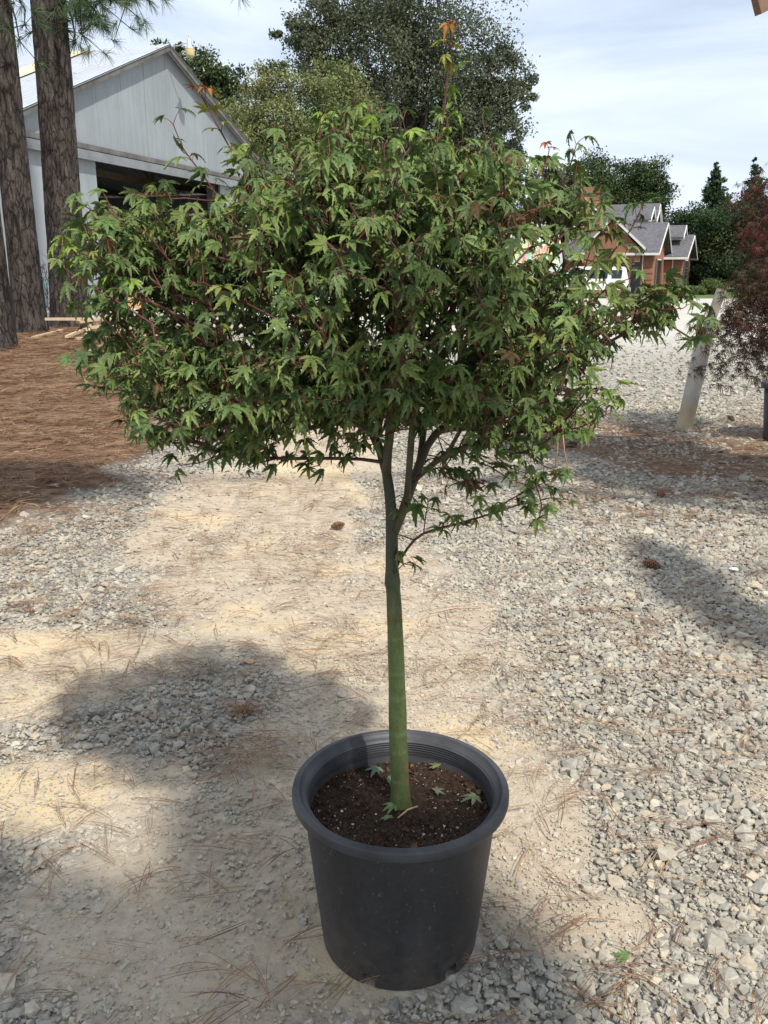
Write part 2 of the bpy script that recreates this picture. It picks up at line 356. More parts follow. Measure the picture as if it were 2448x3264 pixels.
def scatter(protos, pos, size, rots, cols):
    """stack copies into V, L, C arrays"""
    Vs, Ls, Cs = [], [], []; off = 0; which = rng.integers(0, len(protos), len(pos))
    for k, (pv, pf) in enumerate(protos):
        idx = np.where(which == k)[0]
        if len(idx) == 0: continue
        v = np.einsum('nij,vj->nvi', rots[idx], pv) * size[idx, None, None] + pos[idx, None, :]
        m = len(pv); Vs.append(v.reshape(-1, 3)); Ls.append((pf[None] + (np.arange(len(idx)) * m)[:, None, None] + off).reshape(-1, pf.shape[1]))
        c = cols[idx]; Cs.append(np.repeat(c[:, None, :], m, 1).reshape(-1, 3)); off += m * len(idx)
    return np.concatenate(Vs), np.concatenate(Ls), np.concatenate(Cs)
def stone_cols(n):
    pal = np.array([(0.33, 0.335, 0.315), (0.42, 0.415, 0.38), (0.49, 0.465, 0.40), (0.56, 0.51, 0.42), (0.23, 0.24, 0.24), (0.52, 0.44, 0.33), (0.36, 0.37, 0.34)])
    pr_ = np.array([.2, .22, .2, .12, .08, .08, .10]); c = pal[rng.choice(len(pal), n, p=pr_)]
    return (c * .85 + np.array([.40, .38, .33]) * .15) * rng.uniform(0.54, 0.90, (n, 1)) * np.array([1.0, .985, .93])
def cand(n, y0, y1, slope=0.52, xp=0.3):
    y = np.sqrt(rng.uniform(y0 ** 2, y1 ** 2, n)); x = rng.uniform(-1, 1, n) * (slope * y + xp); return x, y
def stones(n, y0, y1, mu, sig, protos, dens):
    x, y = cand(n, y0, y1); keep = rng.uniform(0, 1, n) < dens(x, y); keep &= blob(x, y, 0.03, 1.7, 0.205, 0.205) > 1
    x = x[keep]; y = y[keep]; k = len(x)
    s = np.clip(np.exp(rng.normal(math.log(mu), sig, k)), 0.006, 0.085)
    # stones are bigger on the right-hand side, finer where the ground is packed
    s *= 1 + 0.22 * ss(0.2, 1.5, x - 0.15 * y); s *= 1 - 0.2 * m_dirt(x, y)
    z = hz(x, y) + s * rng.uniform(0.02, 0.2, k) - 0.36 * s * m_dirt(x, y) * rng.uniform(0.3, 1, k) + 0.004
    R = rot_mats(rng.uniform(0, 6.28, k), rng.normal(0, 0.26, k), rng.normal(0, 0.26, k))
    c = stone_cols(k); dirt = m_dirt(x, y)[:, None] * 0.30 + 0.12 + 0.25 * rng.uniform(0, 1, (k, 1)); c = c * (1 - dirt) + np.array([0.52, 0.45, 0.35]) * dirt
    return scatter(protos, np.stack([x, y, z], 1), s, R, c)
PR1 = stone_protos(22, 15, 1); PR2 = stone_protos(12, 9, 2)
def dens_a(x, y): return np.clip(1 - 0.70 * m_dirt(x, y), 0, 1) * (1 - np.where(x < 0, .93, .50) * m_straw(x, y)) * (0.55 + 0.45 * ss(-1.2, 0.4, x - 0.05 * y))
parts = [stones(84000, 1.15, 5.0, 0.0162, 0.40, PR1, dens_a), stones(2600, 1.15, 5.5, 0.042, 0.22, PR1, lambda x, y: 0.25 + 0.75 * dens_a(x, y) * ss(-.5, 1, x)),
         stones(100000, 5.0, 10.5, 0.0225, 0.42, PR2, dens_a), stones(40000, 10.0, 20.0, 0.038, 0.3, PR2, lambda x, y: dens_a(x, y) * ss(22, 9, y) * .8),
         stones(26000, 1.15, 3.2, 0.009, 0.3, PR2, lambda x, y: 1 - 0.8 * m_straw(x, y))]
off = 0; Vs = []; Ls = []; Cs = []
for v, l, c in parts: Vs.append(v); Ls.append(l + off); Cs.append(c); off += len(v)
gravel = link('gravel', np_mesh('gravel', np.concatenate(Vs), 3, np.concatenate(Ls), np.concatenate(Cs)), M['stone'])
tag(gravel, 'loose grey and tan crushed stone covering the yard', 'gravel', kind='stuff')

# ------------------------------------------------------------------ pine straw
def ribbons(p, yaw, ln, w, curve, lift, cols, seg=4):
    n = len(p); t = np.linspace(0, 1, seg + 1)[None, :]
    ang = yaw[:, None] + curve[:, None] * (t - 0.5)
    dx = np.cos(ang) * ln[:, None] / seg; dy = np.sin(ang) * ln[:, None] / seg
    x = p[:, 0:1] + np.cumsum(dx, 1) - dx[:, :1]; y = p[:, 1:2] + np.cumsum(dy, 1) - dy[:, :1]
    z = p[:, 2:3] + lift[:, None] * np.sin(t * math.pi * 0.9 + 0.1)
    wx = -np.sin(ang) * w[:, None] / 2; wy = np.cos(ang) * w[:, None] / 2; tp = np.array([0.8] + [1.0] * (seg - 1) + [0.3])[None]
    A = np.stack([x + wx * tp, y + wy * tp, z], 2); B = np.stack([x - wx * tp, y - wy * tp, z + w[:, None] * 0.35], 2)
    V = np.stack([A, B], 2).reshape(n, -1, 3); k = (seg + 1) * 2
    f = np.array([[2 * i, 2 * i + 2, 2 * i + 3, 2 * i + 1] for i in range(seg)])
    L = (f[None] + (np.arange(n) * k)[:, None, None]).reshape(-1, 4)
    return V.reshape(-1, 3), L, np.repeat(cols[:, None], k, 1).reshape(-1, 3)
def needles(x, y, w0, zoff=0.012, ln=0.15, spread=0.12):
    n = len(x); yaw = rng.uniform(0, 6.28, n); yaw = np.where(rng.uniform(0, 1, n) < .45, rng.normal(0.2, 0.5, n) + np.pi * (rng.uniform(0, 1, n) < .5), yaw)
    X3 = np.repeat(x, 3); Y3 = np.repeat(y, 3); yw = np.repeat(yaw, 3) + rng.normal(0, spread, 3 * n)
    pal = np.array([(0.22, 0.12, 0.065), (0.30, 0.18, 0.10), (0.16, 0.085, 0.05), (0.36, 0.25, 0.14), (0.25, 0.13, 0.075)])
    c = np.repeat(pal[rng.integers(0, 5, n)], 3, 0) * rng.uniform(0.8, 1.15, (3 * n, 1))
    z = hz(X3, Y3) + zoff * rng.uniform(0.6, 1.5, 3 * n)
    return ribbons(np.stack([X3, Y3, z], 1), yw, ln * rng.uniform(0.6, 1.2, 3 * n), np.full(3 * n, w0) * rng.uniform(.8, 1.3, 3 * n), rng.normal(0, 0.45, 3 * n), rng.uniform(0, 0.014, 3 * n), c)
def cat_mesh(name, parts, fn, mat, smooth=False):
    off = 0; Vs = []; Ls = []; Cs = []
    for v, l, c in parts: Vs.append(v); Ls.append(l + off); Cs.append(c); off += len(v)
    return link(name, np_mesh(name, np.concatenate(Vs), fn, np.concatenate(Ls), np.concatenate(Cs), smooth), mat)
pp = []
x, y = cand(900, 1.15, 3.2); pp.append(needles(x, y, 0.0013, 0.020, spread=0.05))
x, y = cand(1800, 3.0, 6.0); k = blob(x, y, 0.03, 1.7, .3, .3) > 1; pp.append(needles(x[k], y[k], 0.0016, 0.022))
for cx_, cy_, n_, sg in ((-0.42, 2.42, 60, .07), (-0.75, 3.0, 40, .1), (-.30, 1.42, 14, .06), (-.2, 3.3, 40, .15), (1.35, 3.5, 40, .2), (.9, 2.6, 30, .2), (-1.3, 2.9, 40, .2), (.55, 1.5, 8, .08)):
    pp.append(needles(rng.normal(cx_, sg, n_), rng.normal(cy_, sg, n_), 0.0014, 0.028))
x, y = cand(9000, 3.2, 8.0); k = (x < -.2) & (rng.uniform(0, 1, len(x)) < .55 * ss(.45, .6, fbm(x * 1.7, y * 2.6, 90))); pp.append(needles(x[k], y[k], .0018, .022))
x, y = cand(42000, 3.0, 12.0, .6); k = rng.uniform(0, 1, len(x)) < m_straw(x, y) ** 1.3 * (0.62 + 0.38 * (x < 0)); pp.append(needles(x[k], y[k], 0.0030, 0.03, 0.17))
x, y = cand(16000, 3.5, 14, .6); k = (x < .5) & (rng.uniform(0, 1, len(x)) < .06); pp.append(needles(x[k], y[k], .003, .02, .16))
straw = cat_mesh('pine_straw', pp, 4, M['straw'])
tag(straw, 'fallen rust-brown pine needles matted on the ground', 'pine straw', kind='stuff')

# ------------------------------------------------------------------ maple leaves
def leaf_proto(seed, lobes, fold=0.35, curl=1.0, teeth=5):
    """palmate leaf, base at origin, middle lobe along +y, upper side +z; unit = length of the middle lobe"""
    r = random.Random(seed); V = []; Fc = []; edge = []
    for (ang, ln, wd) in lobes:
        ang += r.uniform(-6, 6); ln *= r.uniform(0.9, 1.08); a = math.radians(ang); d = (math.sin(a), math.cos(a)); s = (math.cos(a), -math.sin(a))
        c2 = curl * r.uniform(0.7, 1.3); side = r.uniform(-.10, .10); o = len(V); m = teeth * 2 + 1
        tw = r.uniform(-.35, .35)
        for i in range(m + 1):
            t = i / m
            w = wd * (math.sin(math.pi * min(1, t ** 0.8 * 0.94 + 0.06)) ** 0.85) if t < 1 else 0.0
            if t < 0.22: w = max(w, wd * 0.62)
            w *= (1.13 if i % 2 == 0 else 0.84) if 0 < i < m else 1.0
            y = t * ln; bend = -0.34 * c2 * (y ** 2.1); xo = side * t * t
            cx, cy = d[0] * y + s[0] * xo, d[1] * y + s[1] * xo
            rise = fold * w * 0.9
            V.append((cx, cy, bend)); edge.append(0)
            back = 0.05 * ln if i % 2 == 0 else 0
            for sg in (-1, 1):
                V.append((cx + sg * s[0] * w + d[0] * back, cy + sg * s[1] * w + d[1] * back, bend + rise * (1 + sg * tw) + r.uniform(-.012, .012))); edge.append(1)
        for i in range(m):
            b = o + i * 3; n = b + 3
            Fc.append((b, b + 1, n + 1, n)); Fc.append((b, n, n + 2, b + 2))
    return np.array(V), np.array(Fc), np.array(edge)
L5 = [(0, 1.0, .15), (-40, .92, .135), (40, .92, .135), (-82, .66, .11), (82, .66, .11), (-125, .28, .06), (125, .28, .06)]
L5b = [(0, 1.0, .17), (-46, .85, .15), (46, .88, .15), (-92, .58, .115), (92, .55, .115)]
L3 = [(0, 1.0, .18), (-42, .8, .15), (45, .85, .16), (-85, .5, .11)]
LEAVES = [leaf_proto(1, L5), leaf_proto(2, L5, .45, 1.3), leaf_proto(3, L5b), leaf_proto(4, L5b, .5, 1.5), leaf_proto(5, L5, .25, .8),
          leaf_proto(6, L3, .5, 1.2), leaf_proto(7, L5, .6, 1.7), leaf_proto(8, L5b, .3, 1.0), leaf_proto(9, L5, .4, 1.1), leaf_proto(10, L5b, .7, 2.1), leaf_proto(11, L3, 1.1, 2.4), leaf_proto(12, L5, 1.0, 2.6), leaf_proto(13, L5b, .9, .3), leaf_proto(14, L5[:5], .8, 1.0), leaf_proto(15, L3, .3, 3.0)]
nface = None
def leaf_cloud(recs):
    """recs: list of (pos, dir, normal, size, colour, proto, pale)"""
    Vs = []; Ls = []; Cs = []; off = 0
    for pos, d, n, s, c, k, pale in recs:
        pv, pf, ed = LEAVES[k]
        y = d / np.linalg.norm(d); z = n - y * np.dot(n, y); z /= np.linalg.norm(z) + 1e-9; x = np.cross(y, z)
        v = (pv * s) @ np.stack([x, y, z]) + pos
        col = np.repeat(c[None], len(pv), 0)
        e = ed[:, None]; tipf = np.clip((np.linalg.norm(pv[:, :2], axis=1) - .45) / .6, 0, 1)[:, None]
        col = col * (1.12 - .16 * e * (1 - pale)) + e * pale * np.array([0.13, 0.13, 0.06]) * (0.5 + tipf)
        col = np.where(ed[:, None] == 0, col * np.array([1.15, 1.2, 1.0]) + .012, col)
        Vs.append(v); Ls.append(pf + off); Cs.append(col); off += len(v)
    return np.concatenate(Vs), np.concatenate(Ls), np.concatenate(Cs)
def rnd3(s=1.0): return np.array([random.gauss(0, s), random.gauss(0, s), random.gauss(0, s)])
GREENS = [np.array(c) for c in ((0.088, 0.150, 0.048), (0.115, 0.178, 0.058), (0.066, 0.125, 0.044), (0.140, 0.195, 0.072), (0.100, 0.150, 0.066), (0.122, 0.170, 0.050), (0.072, 0.120, 0.052))]
ED = np.array
TY = 1.72
def px2(x, y, Yd=TY): return P(x * 1.4756, y * 1.4756, Yd)   # from the 1659-wide view

tree = empty('maple_tree', (float(px2(865, 1735)[0]), TY, 0.32), 'small green Japanese maple tree with red twigs growing in the black pot', 'tree')
nodes = []                                    # [pos, parent, weight, limb]
def add_chain(pts, parent, limb):
    ids = []
    for p in pts:
        nodes.append([np.array(p, float), parent, 0, limb]); parent = len(nodes) - 1; ids.append(parent)
    return ids
def smooth_path(pts, step=0.03):
    pts = [np.array(p, float) for p in pts]; out_ = []
    for i in range(len(pts) - 1):
        p0 = pts[max(i - 1, 0)]; p1 = pts[i]; p2 = pts[i + 1]; p3 = pts[min(i + 2, len(pts) - 1)]
        n = max(1, int(np.linalg.norm(p2 - p1) / step))
        for k in range(n):
            t = k / n; out_.append(0.5 * ((2 * p1) + (-p0 + p2) * t + (2 * p0 - 5 * p1 + 4 * p2 - p3) * t * t + (-p0 + 3 * p1 - 3 * p2 + p3) * t ** 3))
    out_.append(pts[-1]); return out_
trunk_pts = smooth_path([px2(x, y) for x, y in ((866, 1745), (863, 1660), (860, 1600), (858, 1500), (855, 1400), (851, 1300), (847, 1240), (846, 1150), (843, 1080), (835, 1020))], 0.006)
# trunk mesh
tm = MB(); nT = len(trunk_pts); rads = []; cols = []
for i, p in enumerate(trunk_pts):
    t = i / (nT - 1); z = p[2]
    r = np.interp(t, [0, .03, .1, .3, .55, .68, .70, .74, 1], [.0290, .0240, .0210, .0198, .0170, .0150, .0176, .0142, .0098])
    r *= 1 + .03 * math.sin(z * 37) * math.sin(z * 13)
    c = np.array([0.098, 0.128, 0.044]) * (1 - ss(.45, .85, t)) + np.array([0.052, 0.058, 0.038]) * ss(.45, .85, t)
    for zr in (.395, .47, .515, .60, .66, .74, .80):
        if abs(z - zr) < 0.0042: c = c * 1.12 + .012; r *= 1.015
    rads.append(r); cols.append(c)
tm.tube(trunk_pts, rads, 20, np.array(cols), jit=lambda i, k: 1 + .012 * math.sin(k * 2.1 + i * .1))
for q, (vx, c) in enumerate(zip(tm.v, tm.c)):                    # brown scars on the bark
    if (vx[0] > trunk_pts[0][0] + .008 and .385 < vx[2] < .435 and fbm(np.array(vx[0] * 90), np.array(vx[2] * 60), 3) > .42): tm.c[q] = (0.22, 0.10, 0.045)
    if .775 < vx[2] < .80: tm.c[q] = tuple(np.array(c) * .7 + np.array([.03, .01, 0]))
trunk = tm.build('trunk', M['bark_maple'], tree)
root_ids = add_chain(trunk_pts[::5] + [trunk_pts[-1]], -1, 0)
def nearest(p): return min(range(len(nodes)), key=lambda i: np.linalg.norm(nodes[i][0] - p))
LIMBS = [  # (points in 1659-view, depth per point)
    [(835, 1020, 0), (822, 975, .02), (800, 925, .04), (770, 860, .08), (730, 780, .12), (680, 690, .14), (640, 600, .14)],
    [(835, 1020, 0), (838, 970, -.03), (845, 900, -.06), (850, 800, -.08), (845, 690, -.09), (835, 560, -.08), (830, 430, -.06)],
    [(846, 1165, 0), (866, 1115, .0), (893, 1040, .01), (922, 965, .02), (962, 915, .03), (1030, 850, .05), (1110, 770, .06), (1180, 680, .04), (1215, 590, .0)],
    [(905, 1010, .01), (914, 940, .05), (925, 860, .1), (945, 740, .15), (960, 600, .16), (955, 470, .12)],
    [(880, 1070, 0), (885, 1000, -.04), (895, 900, -.12), (930, 800, -.2), (990, 720, -.28), (1060, 640, -.32)],
    [(800, 925, .04), (740, 870, -.05), (650, 820, -.14), (540, 760, -.2), (420, 700, -.22), (300, 640, -.2)],
    [(822, 1000, 0), (780, 992, -.01), (700, 990, -.03), (600, 990, -.06), (500, 980, -.08), (410, 962, -.1), (345, 948, -.12)],
    [(962, 915, .03), (1050, 880, .0), (1150, 830, -.05), (1260, 770, -.08), (1350, 720, -.1)],
    [(770, 860, .08), (690, 830, .18), (580, 800, .26), (470, 760, .3)],
    [(925, 860, .1), (1000, 800, .24), (1080, 740, .34), (1150, 700, .38)],
    [(847, 1240, 0), (880, 1185, -.02), (915, 1152, -.05), (985, 1132, -.07), (1060, 1110, -.09), (1120, 1090, -.1)],
    [(800, 925, .04), (720, 900, -.1), (600, 890, -.2), (470, 860, -.25), (360, 830, -.25)],
    [(893, 1040, .01), (960, 985, -.12), (1040, 960, -.2), (1110, 980, -.22)],
    [(845, 900, -.06), (760, 800, -.22), (680, 700, -.34), (610, 600, -.38)],
    [(845, 900, -.06), (850, 780, -.24), (860, 650, -.38), (880, 520, -.42)],
]
limb_ids = []
for li, L_ in enumerate(LIMBS):
    pts = smooth_path([px2(x, y, TY + d) for x, y, d in L_], .03)
    par = nearest(pts[0]); limb_ids.append(add_chain(pts[1:], par, li + 1))
LOBES = [  # cx, cy, rx, ry in the 1659-view; depth offset, depth radius, count
    (790, 640, 500, 260, 0.0, .50, 330), (830, 430, 320, 125, 0.0, .36, 110), (350, 585, 160, 135, -.03, .26, 80), (375, 780, 150, 95, -.03, .24, 52),
    (1170, 660, 190, 145, -.02, .32, 88), (1190, 440, 90, 75, 0, .16, 17), (1090, 850, 220, 90, -.05, .32, 62), (760, 830, 330, 80, -.03, .36, 105),
    (1390, 670, 80, 65, -.1, .14, 16), (540, 520, 190, 95, 0, .3, 48), (470, 900, 170, 45, -.08, .16, 26), (730, 490, 280, 150, -.22, .2, 60), (1010, 500, 240, 150, -.2, .25, 60),
    (275, 490, 100, 70, 0, .2, 22),
    (600, 790, 300, 95, -.26, .16, 55), (1000, 750, 240, 120, -.26, .16, 46)]
targets = []
for (cx, cy, rx, ry, dy, ry_d, n) in LOBES:
    for _ in range(int(n * 1.75)):
        u = rnd3(); u /= np.linalg.norm(u); rr = random.random() ** 0.42
        x = cx + u[0] * rx * rr; y = cy - u[2] * ry * rr; d = TY + dy + u[1] * ry_d * rr
        if any(((x - a) / c) ** 2 + ((y - b) / e) ** 2 < 1 and random.random() < pr__ for a, b, c, e, pr__ in ((1155, 555, 70, 70, .8), (1310, 570, 100, 75, .75), (320, 430, 90, 45, .6), (270, 660, 70, 40, .4))): continue
        targets.append(px2(x, y, d) if False else np.array([(P(x * 1.4756, y * 1.4756, TY))[0], d, (P(x * 1.4756, y * 1.4756, TY))[2]]))
fork = px2(850, 1000)
targets.sort(key=lambda p: np.linalg.norm(p - fork))
shoots = []
NP = None
for T in targets:
    A_ = np.array([n[0] for n in nodes]); D = np.linalg.norm(A_ - T, axis=1)
    back = np.linalg.norm(A_ - fork, axis=1) - np.linalg.norm(T - fork)
    up = np.clip(A_[:, 2] - T[2] + 0.02, 0, 1) * 1.4
    cost = np.array([9. if n_[3] in (7, 11, 12) else 0. for n_ in nodes]) + D + np.clip(back + .05, 0, 1) * 1.2 + up + (np.arange(len(nodes)) < len(root_ids) - 2) * .5
    j = int(np.argmin(cost)); p0 = A_[j]; dist = D[j]
    if dist < .025: continue
    par = nodes[j][1]; d0 = (p0 - A_[par]) if par >= 0 else np.array([0, 0, 1.]); d0 = d0 / (np.linalg.norm(d0) + 1e-9)
    c1 = p0 + d0 * dist * .3 + np.array([0, 0, -.04 * dist]); n = max(2, int(dist / .028)); pts = []
    for k in range(1, n + 1):
        t = k / n; q = (1 - t) ** 2 * p0 + 2 * t * (1 - t) * c1 + t * t * T; pts.append(q + rnd3(.0022) * (k < n))
    shoots.append(add_chain(pts, j, nodes[j][3] if nodes[j][3] else 1))
SPECIAL = [  # leaders and tips: points in 1659-view, depth, colour code
    ([(930, 420), (948, 320), (960, 235), (968, 140), (976, 50)], 0.0, 'leader'),
    ([(600, 480), (545, 400), (500, 325), (458, 250), (430, 198)], -.05, 'leader'),
    ([(500, 470), (440, 380), (395, 320), (374, 268)], -.12, 'green'),
    ([(1180, 520), (1205, 440), (1228, 370), (1245, 312)], -.05, 'green'), ([(1150, 500), (1172, 420), (1180, 360), (1186, 325)], -.05, 'redtip'),
    ([(1280, 760), (1350, 700), (1410, 670), (1465, 640)], -.12, 'green'), ([(1240, 640), (1310, 560), (1360, 500), (1385, 450)], -.05, 'green'),
    ([(340, 660), (260, 600), (190, 565), (135, 530)], -.2, 'young'), ([(330, 700), (250, 650), (180, 610), (140, 580)], -.25, 'green'),
    ([(380, 850), (300, 810), (220, 790), (165, 770)], -.22, 'green'), ([(330, 560), (280, 500), (240, 450), (225, 420)], -.1, 'green'),
    ([(1250, 850), (1290, 850), (1320, 855), (1335, 868)], -.1, 'young'), ([(1040, 350), (1050, 300), (1042, 250)], .1, 'green'),
    ([(880, 300), (870, 260), (862, 235)], .05, 'green'), ([(1120, 1090), (1150, 1085), (1190, 1075), (1225, 1080)], -.1, 'green'),
    ([(1060, 1110), (1100, 1080), (1160, 1050), (1200, 1030)], -.1, 'green'), ([(1110, 980), (1150, 1030), (1170, 1090), (1165, 1120)], -.12, 'green'),
    ([(985, 1132), (975, 1150), (965, 1140)], -.07, 'green'), ([(852, 1238), (872, 1218), (895, 1222)], -.02, 'green'), ([(1060, 830), (1170, 870), (1260, 905)], -.15, 'green'),
    ([(1180, 860), (1230, 900), (1262, 920)], -.1, 'green'), ([(900, 1030), (950, 1010), (1010, 1030), (1050, 1050)], -.1, 'green'), ([(915, 1152), (920, 1110), (925, 1085)], -.1, 'green'),
    ([(846, 1150), (862, 1110), (870, 1085)], -.06, 'green'), ([(480, 980), (430, 1000), (390, 1005)], -.1, 'green'), ([(600, 990), (560, 1000), (540, 1010)], -.07, 'green'), ([(700, 990), (690, 1005), (670, 1010)], -.05, 'green'),
    ([(780, 992), (765, 985), (750, 990)], -.03, 'green'), ([(760, 330), (735, 290), (720, 275)], .0, 'green'), ([(640, 340), (600, 300), (590, 285)], .0, 'green')]
spec_ids = []
for k in range(38):                                   # thin upright shoots feathering the top
    x = random.uniform(520, 1110); top_ = np.interp(x, [520, 650, 800, 950, 1110], [345, 285, 262, 262, 345]) + random.uniform(-32, 60); l = random.uniform(80, 150); dx = (x - 820) * .10 + random.uniform(-14, 14)
    SPECIAL.append(([(x - dx, top_ + l), (x - dx * .4, top_ + l * .5), (x, top_)], random.uniform(-.18, .2), 'green' if random.random() < .85 else 'young'))
for k in range(26):                                   # loose sprays at both sides and below
    sd = random.choice((-1, 1)); y = random.uniform(400, 880); rim_ = np.interp(y, [400, 520, 650, 780, 880], [330, 180, 165, 210, 300]) if sd < 0 else np.interp(y, [400, 520, 650, 780, 880], [1260, 1330, 1400, 1300, 1240])
    x = rim_ + sd * random.uniform(-30, 25); l = random.uniform(60, 120)
    SPECIAL.append(([(x - sd * l, y + random.uniform(-10, 40)), (x - sd * l * .5, y + random.uniform(0, 15)), (x, y)], random.uniform(-.2, .1), 'green'))
for k in range(14):
    x = random.uniform(930, 1230); y = random.uniform(950, 1100) - (x - 930) * .05; SPECIAL.append(([(x - 70, y - 40), (x - 35, y - 12), (x, y)], random.uniform(-.2, .05), 'green'))
for k in range(16):
    x = random.uniform(330, 800); y = random.uniform(940, 985); SPECIAL.append(([(x + 60, y - 20), (x + 30, y - 6), (x, y)], random.uniform(-.15, .0), 'green'))
for pts, dy, code in SPECIAL:
    w = smooth_path([px2(x, y, TY + dy) for x, y in pts], .022); par = nearest(w[0])
    spec_ids.append((add_chain(w[1:] if np.linalg.norm(nodes[par][0] - w[0]) < .01 else w, par, nodes[par][3] or 1), code))
spec_ids.append((limb_ids[6][-12:], 'green')); spec_ids.append((limb_ids[12][-8:], 'green')); spec_ids.append((limb_ids[10][-6:], 'green'))
# weights towards the root
for i in range(len(nodes) - 1, -1, -1):
    nodes[i][2] += 1
    if nodes[i][1] >= 0: nodes[nodes[i][1]][2] += nodes[i][2]
def nrad(i): return min(0.0100 if nodes[i][3] in (1, 2, 3) else .0072, 0.00095 * nodes[i][2] ** 0.35)
# leaves and petioles
petiole = MB(); recs = []
def put_leaf(base, tip_dir, size, code, shade=1.0):
    """petiole from base, then the blade"""
    outd = tip_dir / np.linalg.norm(tip_dir); pl = random.uniform(.014, .034) * (size / .04)
    e = base + outd * pl + np.array([0, 0, .25 * pl]); rc = (0.17, 0.04, 0.032) if random.random() < .8 else (.16, .12, .05)
    petiole.tube([base, (base + e) / 2 + np.array([0, 0, .15 * pl]), e], [.0008, .0006, .0006], 4, rc, cap=False)
    h = np.array([outd[0], outd[1], 0]); h /= np.linalg.norm(h) + 1e-6
    droop = random.triangular(-.45, 1.2, .38)
    d = h * math.cos(droop) + np.array([0, 0, -math.sin(droop)]) + rnd3(.18)
    n = np.array([0, 0, 1.0]) * .9 + h * .5 + rnd3(.42) + np.array(SUN_DIR) * .25
    c = random.choice(GREENS) * random.uniform(.82, 1.2); pale = random.choice((0.2, .5, .9, 1.2))
    if code == 'orange': c = np.array([0.36, 0.16, 0.04]) * random.uniform(.8, 1.2); pale = .1
    elif code == 'red': c = np.array([0.30, 0.07, 0.03]) * random.uniform(.8, 1.2); pale = 0
    elif code == 'yellow': c = np.array([0.25, 0.27, 0.055]) * random.uniform(.85, 1.15); pale = .2
    elif code == 'young': c = np.array([0.20, 0.30, 0.065]) * random.uniform(.9, 1.15); pale = .2
    else:
        q = random.random()
        if q < .025: c = np.array([0.20, 0.23, 0.07]); pale = .2
        elif q < .065: c = np.array([0.12, 0.075, 0.04]); pale = 0
    recs.append((e, d, n, size, c, random.randrange(len(LEAVES)), pale))
def leafy(ids, code='green', size=.0298, every=1):
    m = len(ids)
    flip = random.random() * 3.14
    for q, i in enumerate(ids):
        if q % every: continue
        p = nodes[i][0]; par = nodes[nodes[i][1]][0]; ax = p - par; ax /= np.linalg.norm(ax) + 1e-9
        a = np.cross(ax, (0.2, 0.1, 1.0)); a /= np.linalg.norm(a) + 1e-9; b = np.cross(ax, a); th = flip + (q // every) * 1.57
        tpos = (q + 1) / m
        for sg in (1, -1):
            if random.random() < (.22 if code == 'leader' and tpos < .93 else .13): continue
            o = (a * math.cos(th) + b * math.sin(th)) * sg + ax * .55 + np.array([0, 0, .12])
            cc = code
            if code == 'leader': cc = 'red' if tpos > .96 else ('orange' if tpos > .86 else ('yellow' if tpos > .6 else ('young' if tpos > .35 else 'green')))
            if code == 'redtip': cc = 'red' if tpos > .9 else 'green'
            sz = size * random.triangular(.42, 1.32, .95) * (0.62 if tpos > .93 and code in ('leader', 'redtip') else 1) * (.9 if code == 'leader' else 1)
            put_leaf(p, o, sz, cc)
for ch in shoots:
    if nodes[ch[-1]][2] > 14: ch = ch[-2:]
    leafy(ch[-4:] if len(ch) > 4 else ch)
    q = random.random()
for ids, code in spec_ids: leafy(ids[1 if code != 'leader' else 3:], code)
fol = leaf_cloud(recs); foliage = link('foliage', np_mesh('foliage', *fol[:1], 4, fol[1], fol[2]), M['leaf'], tree)
print('leaves', len(recs), 'nodes', len(nodes))
# limbs and twigs: draw each chain from its parent
children = {}
for i, n in enumerate(nodes): children.setdefault(n[1], []).append(i)
def tcol(r): t = min(1, max(0, (r - .0012) / .006)); return np.array([0.090, 0.030, 0.026]) * (1 - t) + np.array([0.085, 0.078, 0.05]) * t
def draw_chain(ids, mb, r0=None):
    pts = [nodes[nodes[ids[0]][1]][0]] + [nodes[i][0] for i in ids]; rr = [nrad(i) for i in ids]; rr = [min(rr[0] * 1.15, rr[0] + .001)] + rr
    mb.tube(pts, rr, 5 if rr[0] < .004 else 8, np.array([tcol(r) for r in rr]))
for li, ids in enumerate(limb_ids):
    mb = MB(); draw_chain(ids, mb); mb.build('branch', M['bark_maple'], tree)
tw = MB()
for ch in shoots: draw_chain(ch, tw)
for ids, code in spec_ids[:-3]: draw_chain(ids, tw)
twigs = tw.build('twigs', M['bark_maple'], tree)
petiole.build('leaf_stalks', M['bark_maple'], tree)

for k, (a_, b_) in enumerate((((1782, 1340), (1766, 1512)), ((1790, 1345), (1818, 1530)))):
    mb = MB(); p, q = P(*a_, 1.56), P(*b_, 1.56); w = smooth_path([p, (p + q) / 2 + [(.002, -.003)[k], 0, 0], q], .03); mb.tube(w, [.0012] * (len(w) - 1) + [.0005], 5, (.46, .25, .13))
    tag(mb.build('pine_needle', M['bark_maple']), ('straight dead pine needle dangling from the low right maple leaves, the left of two', 'longer slanting dead pine needle dangling from the low right maple leaves, the right of two')[k], 'pine needle', 'pine needles caught in the maple')

